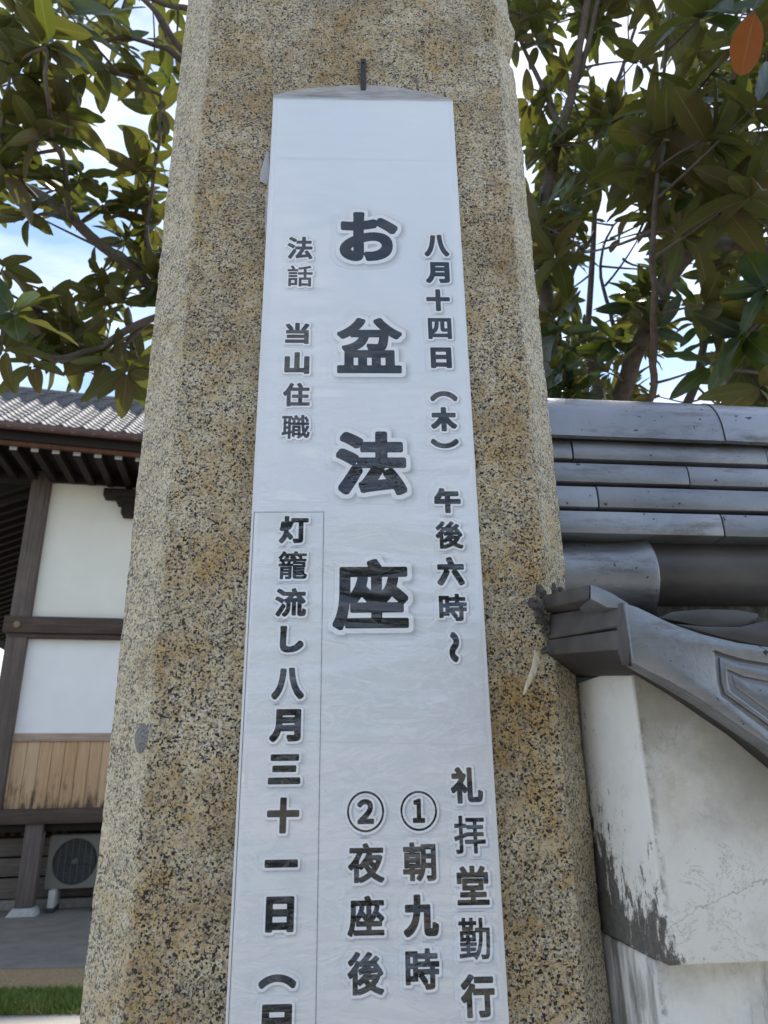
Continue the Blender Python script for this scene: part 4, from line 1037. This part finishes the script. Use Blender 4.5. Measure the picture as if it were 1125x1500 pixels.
    hand = [(72, 62, 2.0, 10, .17), (30, 100, 2.1, 8, .15), (95, 160, 2.25, 8, .15), (55, 195, 2.2, 7, .14), (150, 95, 2.6, 6, .17), (178, 62, 2.65, 6, .16), (20, 20, 2.1, 8, .16), (100, 20, 2.3, 7, .15),
            (212, 112, 2.7, 7, .12), (232, 160, 2.7, 7, .13), (205, 245, 2.8, 8, .13), (222, 205, 2.9, 5, .12), (245, 60, 2.9, 5, .12), (118, 255, 2.6, 8, .13), (60, 255, 2.5, 8, .15), (10, 250, 2.4, 7, .15), (30, 180, 2.3, 6, .15),
            (150, 300, 2.9, 8, .13), (190, 300, 2.9, 8, .13), (222, 330, 3.0, 8, .13), (205, 285, 3.0, 5, .13), (100, 300, 2.8, 6, .13), (40, 310, 2.6, 7, .15), (215, 380, 3.1, 8, .13), (185, 350, 3.0, 6, .13),
            (145, 400, 3.0, 8, .13), (228, 400, 3.1, 7, .12), (18, 455, 2.3, 8, .14), (5, 390, 2.5, 5, .12), (65, 455, 2.8, 7, .15), (100, 470, 2.8, 7, .15), (150, 430, 3.0, 7, .13), (180, 440, 3.0, 7, .13),
            (70, 500, 2.8, 6, .15), (45, 530, 2.7, 6, .15), (105, 500, 2.8, 7, .14), (150, 525, 2.8, 8, .15), (185, 545, 2.8, 7, .15), (165, 500, 2.9, 6, .14), (205, 530, 3.0, 6, .14), (240, 480, 3.2, 6, .13), (5, 510, 2.5, 5, .14), (255, 10, 3.0, 4, .12), (160, 15, 2.7, 6, .15),
            # right side
            (968, 205, 2.35, 9, .18), (1045, 200, 2.2, 9, .18), (1010, 150, 2.3, 7, .17), (1085, 60, 1.9, 7, .16), (1110, 150, 2.0, 8, .17), (1000, 345, 2.6, 8, .17), (812, 375, 2.8, 9, .16), (790, 330, 2.9, 7, .15), (960, 270, 2.5, 8, .17), (930, 235, 2.6, 8, .16), (1100, 280, 2.2, 8, .17),
            (1030, 20, 2.1, 8, .18), (985, 40, 2.4, 7, .15), (1060, 300, 2.4, 8, .17), (1035, 445, 2.5, 8, .17), (1090, 490, 2.5, 8, .17), (900, 170, 3.2, 7, .14), (830, 100, 3.2, 7, .14), (790, 60, 3.1, 7, .13), (775, 150, 3.2, 6, .13), (870, 250, 3.0, 8, .15), (800, 210, 3.1, 8, .14), (820, 300, 3.0, 7, .15), (770, 20, 3.2, 6, .12),
            (905, 350, 3.0, 4, .12), (930, 440, 3.0, 7, .15), (900, 500, 3.1, 7, .15), (850, 520, 3.2, 7, .15), (820, 480, 3.0, 7, .14), (830, 560, 3.0, 6, .14), (960, 480, 3.0, 7, .15), (1045, 530, 2.7, 6, .16), (1120, 420, 2.3, 7, .17), (1010, 270, 2.5, 7, .17), (1115, 560, 2.4, 6, .16), (885, 20, 3.2, 6, .14), (940, 90, 3.0, 6, .14), (860, 180, 3.3, 6, .13)]
    for (x, y, Y, n, L_) in hand:
        c = atY(x, y, Y); ax = twig(c, None)
        axis = (ax*.5+Vector((rnd.uniform(-.7, .7), rnd.uniform(-.6, .3), .55))).normalized()
        rosette(c, axis, int(n*1.2)+1, L_*rnd.uniform(1.25, 1.5)*(1.15 if Y < 2.4 else 1), droop=.35)
    # fill: random clusters through the crown, thinner where the photograph shows sky
    gaps = [(165, 215, 62, 55), (150, 180, 40, 50), (15, 395, 48, 42), (90, 405, 55, 42), (30, 560, 60, 40), (225, 500, 30, 36), (115, 575, 90, 18), (215, 20, 28, 22),
            (905, 360, 42, 62), (925, 90, 34, 50), (770, 120, 16, 32), (880, 430, 36, 40), (1000, 560, 46, 34), (1062, 340, 22, 22), (1010, 510, 34, 24), (1065, 30, 22, 25), (905, 300, 26, 24), (850, 75, 14, 24), (775, 255, 16, 18)]
    cnt = 0
    while cnt < 560:
        right = rnd.random() < .86
        x = rnd.uniform(735, 1240) if right else rnd.uniform(-90, 270); y = rnd.uniform(-90, 625 if right else 545); Y = rnd.uniform(2.9, 5.2) if right else rnd.uniform(2.9, 3.8)
        if any(((x-a)/(p+16))**2+((y-b_)/(q+16))**2 < 1.0 for a, b_, p, q in gaps): continue
        if not right and y > 500 and x < 100: continue
        c = atY(x, y, Y); ax = twig(c, None); axis = (ax*.5+Vector((rnd.uniform(-.6, .6), rnd.uniform(-.7, .4), .5))).normalized()
        rosette(c, axis, rnd.randint(8, 12), rnd.uniform(.14, .20), (25, 105), droop=rnd.uniform(.1, .7)); cnt += 1
    # nearest 300 in view as leaves of their own, the rest joined
    RI = ROT.transposed()
    def view(p):
        q = RI @ (p-CAM); 
        if q.z > -.1: return None
        return (W0/2+F*q.x/-q.z, H0/2-F*q.y/-q.z, -q.z)
    sc_ = []
    for i, (M, k, s, c) in enumerate(leaves):
        tip = base+(M @ Vector((0, .5, 0))); w = view(tip); ok = w and -10 < w[0] < 1135 and -10 < w[1] < 600 and not (250 < w[0] < 765)
        sc_.append((s/w[2] if ok else 0, i))
    sc_.sort(reverse=True); sing = set(i for _, i in sc_[:300])
    mes = []
    for (v, f, uv) in LV:
        me = py('leaf', v, f); add_uv(me, f, uv); me.materials.append(LEAF); me.shade_smooth(); mes.append(me)
    bv, bf, bu, bt = [], [], [], []
    for i, (M, k, s, c) in enumerate(leaves):
        if i in sing: o = put('leaf', mes[k], None, root); o.matrix_local = M
        else:
            v, f, uv = LV[k]; q = len(bv); bv.extend(M @ x for x in v); bf.extend(tuple(j+q for j in g_) for g_ in f); bu.extend(uv); bt.extend([rnd.random()]*len(v))
    me = py('foliage', bv, bf); add_uv(me, bf, bu); at = me.attributes.new('tone', 'FLOAT', 'POINT'); at.data.foreach_set('value', np.array(bt, dtype=np.float32)); me.shade_smooth()
    o = put('foliage', me, LEAF, root); o['kind'] = 'stuff'
    o = put('twigs', py('twigs', twv, twf), BARK, root, smooth=True); o['kind'] = 'stuff'
    # the orange dying leaf at the top right
    v, f, uv = leaf_mesh(6, wd=.135, bend=.12); me = py('dry', v, f); add_uv(me, f, uv); me.shade_smooth()
    a, b_ = atY(1106, 18, 1.62), atY(1080, 124, 1.60); d = (b_-a); s = d.length; d.normalize(); nrm = Vector((.15, 1, .25)); nrm = (nrm-nrm.dot(d)*d).normalized(); x = d.cross(nrm)
    o = put('leaf', me, DRY, root); o.matrix_local = Matrix.Translation(off(a)) @ Matrix((x, d, nrm)).transposed().to_4x4() @ Matrix.Scale(s, 4); o['label'] = 'orange dying leaf'
    branch([atY(1106, 19, 1.62), atY(1108, 5, 1.66), atY(1120, -20, 1.75), atY(1150, -60, 2.0)], [.0018, .003, .004, .006], 'twig', 6)
    print('leaves', len(leaves))
build_tree()
# ---- unseen evergreens added behind the camera, dark for film and tiles to mirror
rnd = random.Random(8)
m = Mat('hedge_leaf', .5, .3); m.color(m.ramp(m.noise(3, 4), [(.3, (.020, .035, .012)), (.7, (.050, .075, .022))]))
for k in range(7):
    x0 = -10.5+k*3.4+rnd.uniform(-.4, .4); y0 = -8.0+rnd.uniform(-.8, .8); hh = rnd.uniform(4.6, 6.2)
    t = empty('added_evergreen', ['rounded dark evergreen', 'tall dark evergreen', 'broad dark evergreen', 'leaning dark evergreen', 'full dark evergreen', 'slim dark evergreen', 'low dark evergreen'][k]+' added unseen behind the camera for reflections', 'tree', Matrix.Translation((x0, y0, 0)), 'evergreens added behind the camera')
    v, f = tubedata([(0, 0, -.05), (.03, 0, hh*.4), (0, .05, hh*.8)], [.13, .10, .04], 8); put('trunk', py('trunk', v, f), bpy.data.materials['magnolia_bark'], t)
    v, f = [], []
    for i in range(4200):
        d = Vector((rnd.gauss(0, 1), rnd.gauss(0, 1), rnd.gauss(0, 1))).normalized(); q = d*(.55+.45*rnd.random()**.5)*(1+.25*noise.noise(d*3+Vector((k, 0, 0))))
        p = Vector((q.x*1.9, q.y*1.5, hh*.54+q.z*hh*.46)); a = Vector((rnd.gauss(0, 1), rnd.gauss(0, 1), rnd.gauss(0, 1))).normalized(); b = a.orthogonal().normalized(); j = len(v)
        v += [p-a*.11, p-b*.055, p+a*.11, p+b*.055]; f.append((j, j+1, j+2, j+3))
    o = put('crown', py('crown', v, f), m.m, t); o['kind'] = 'stuff'
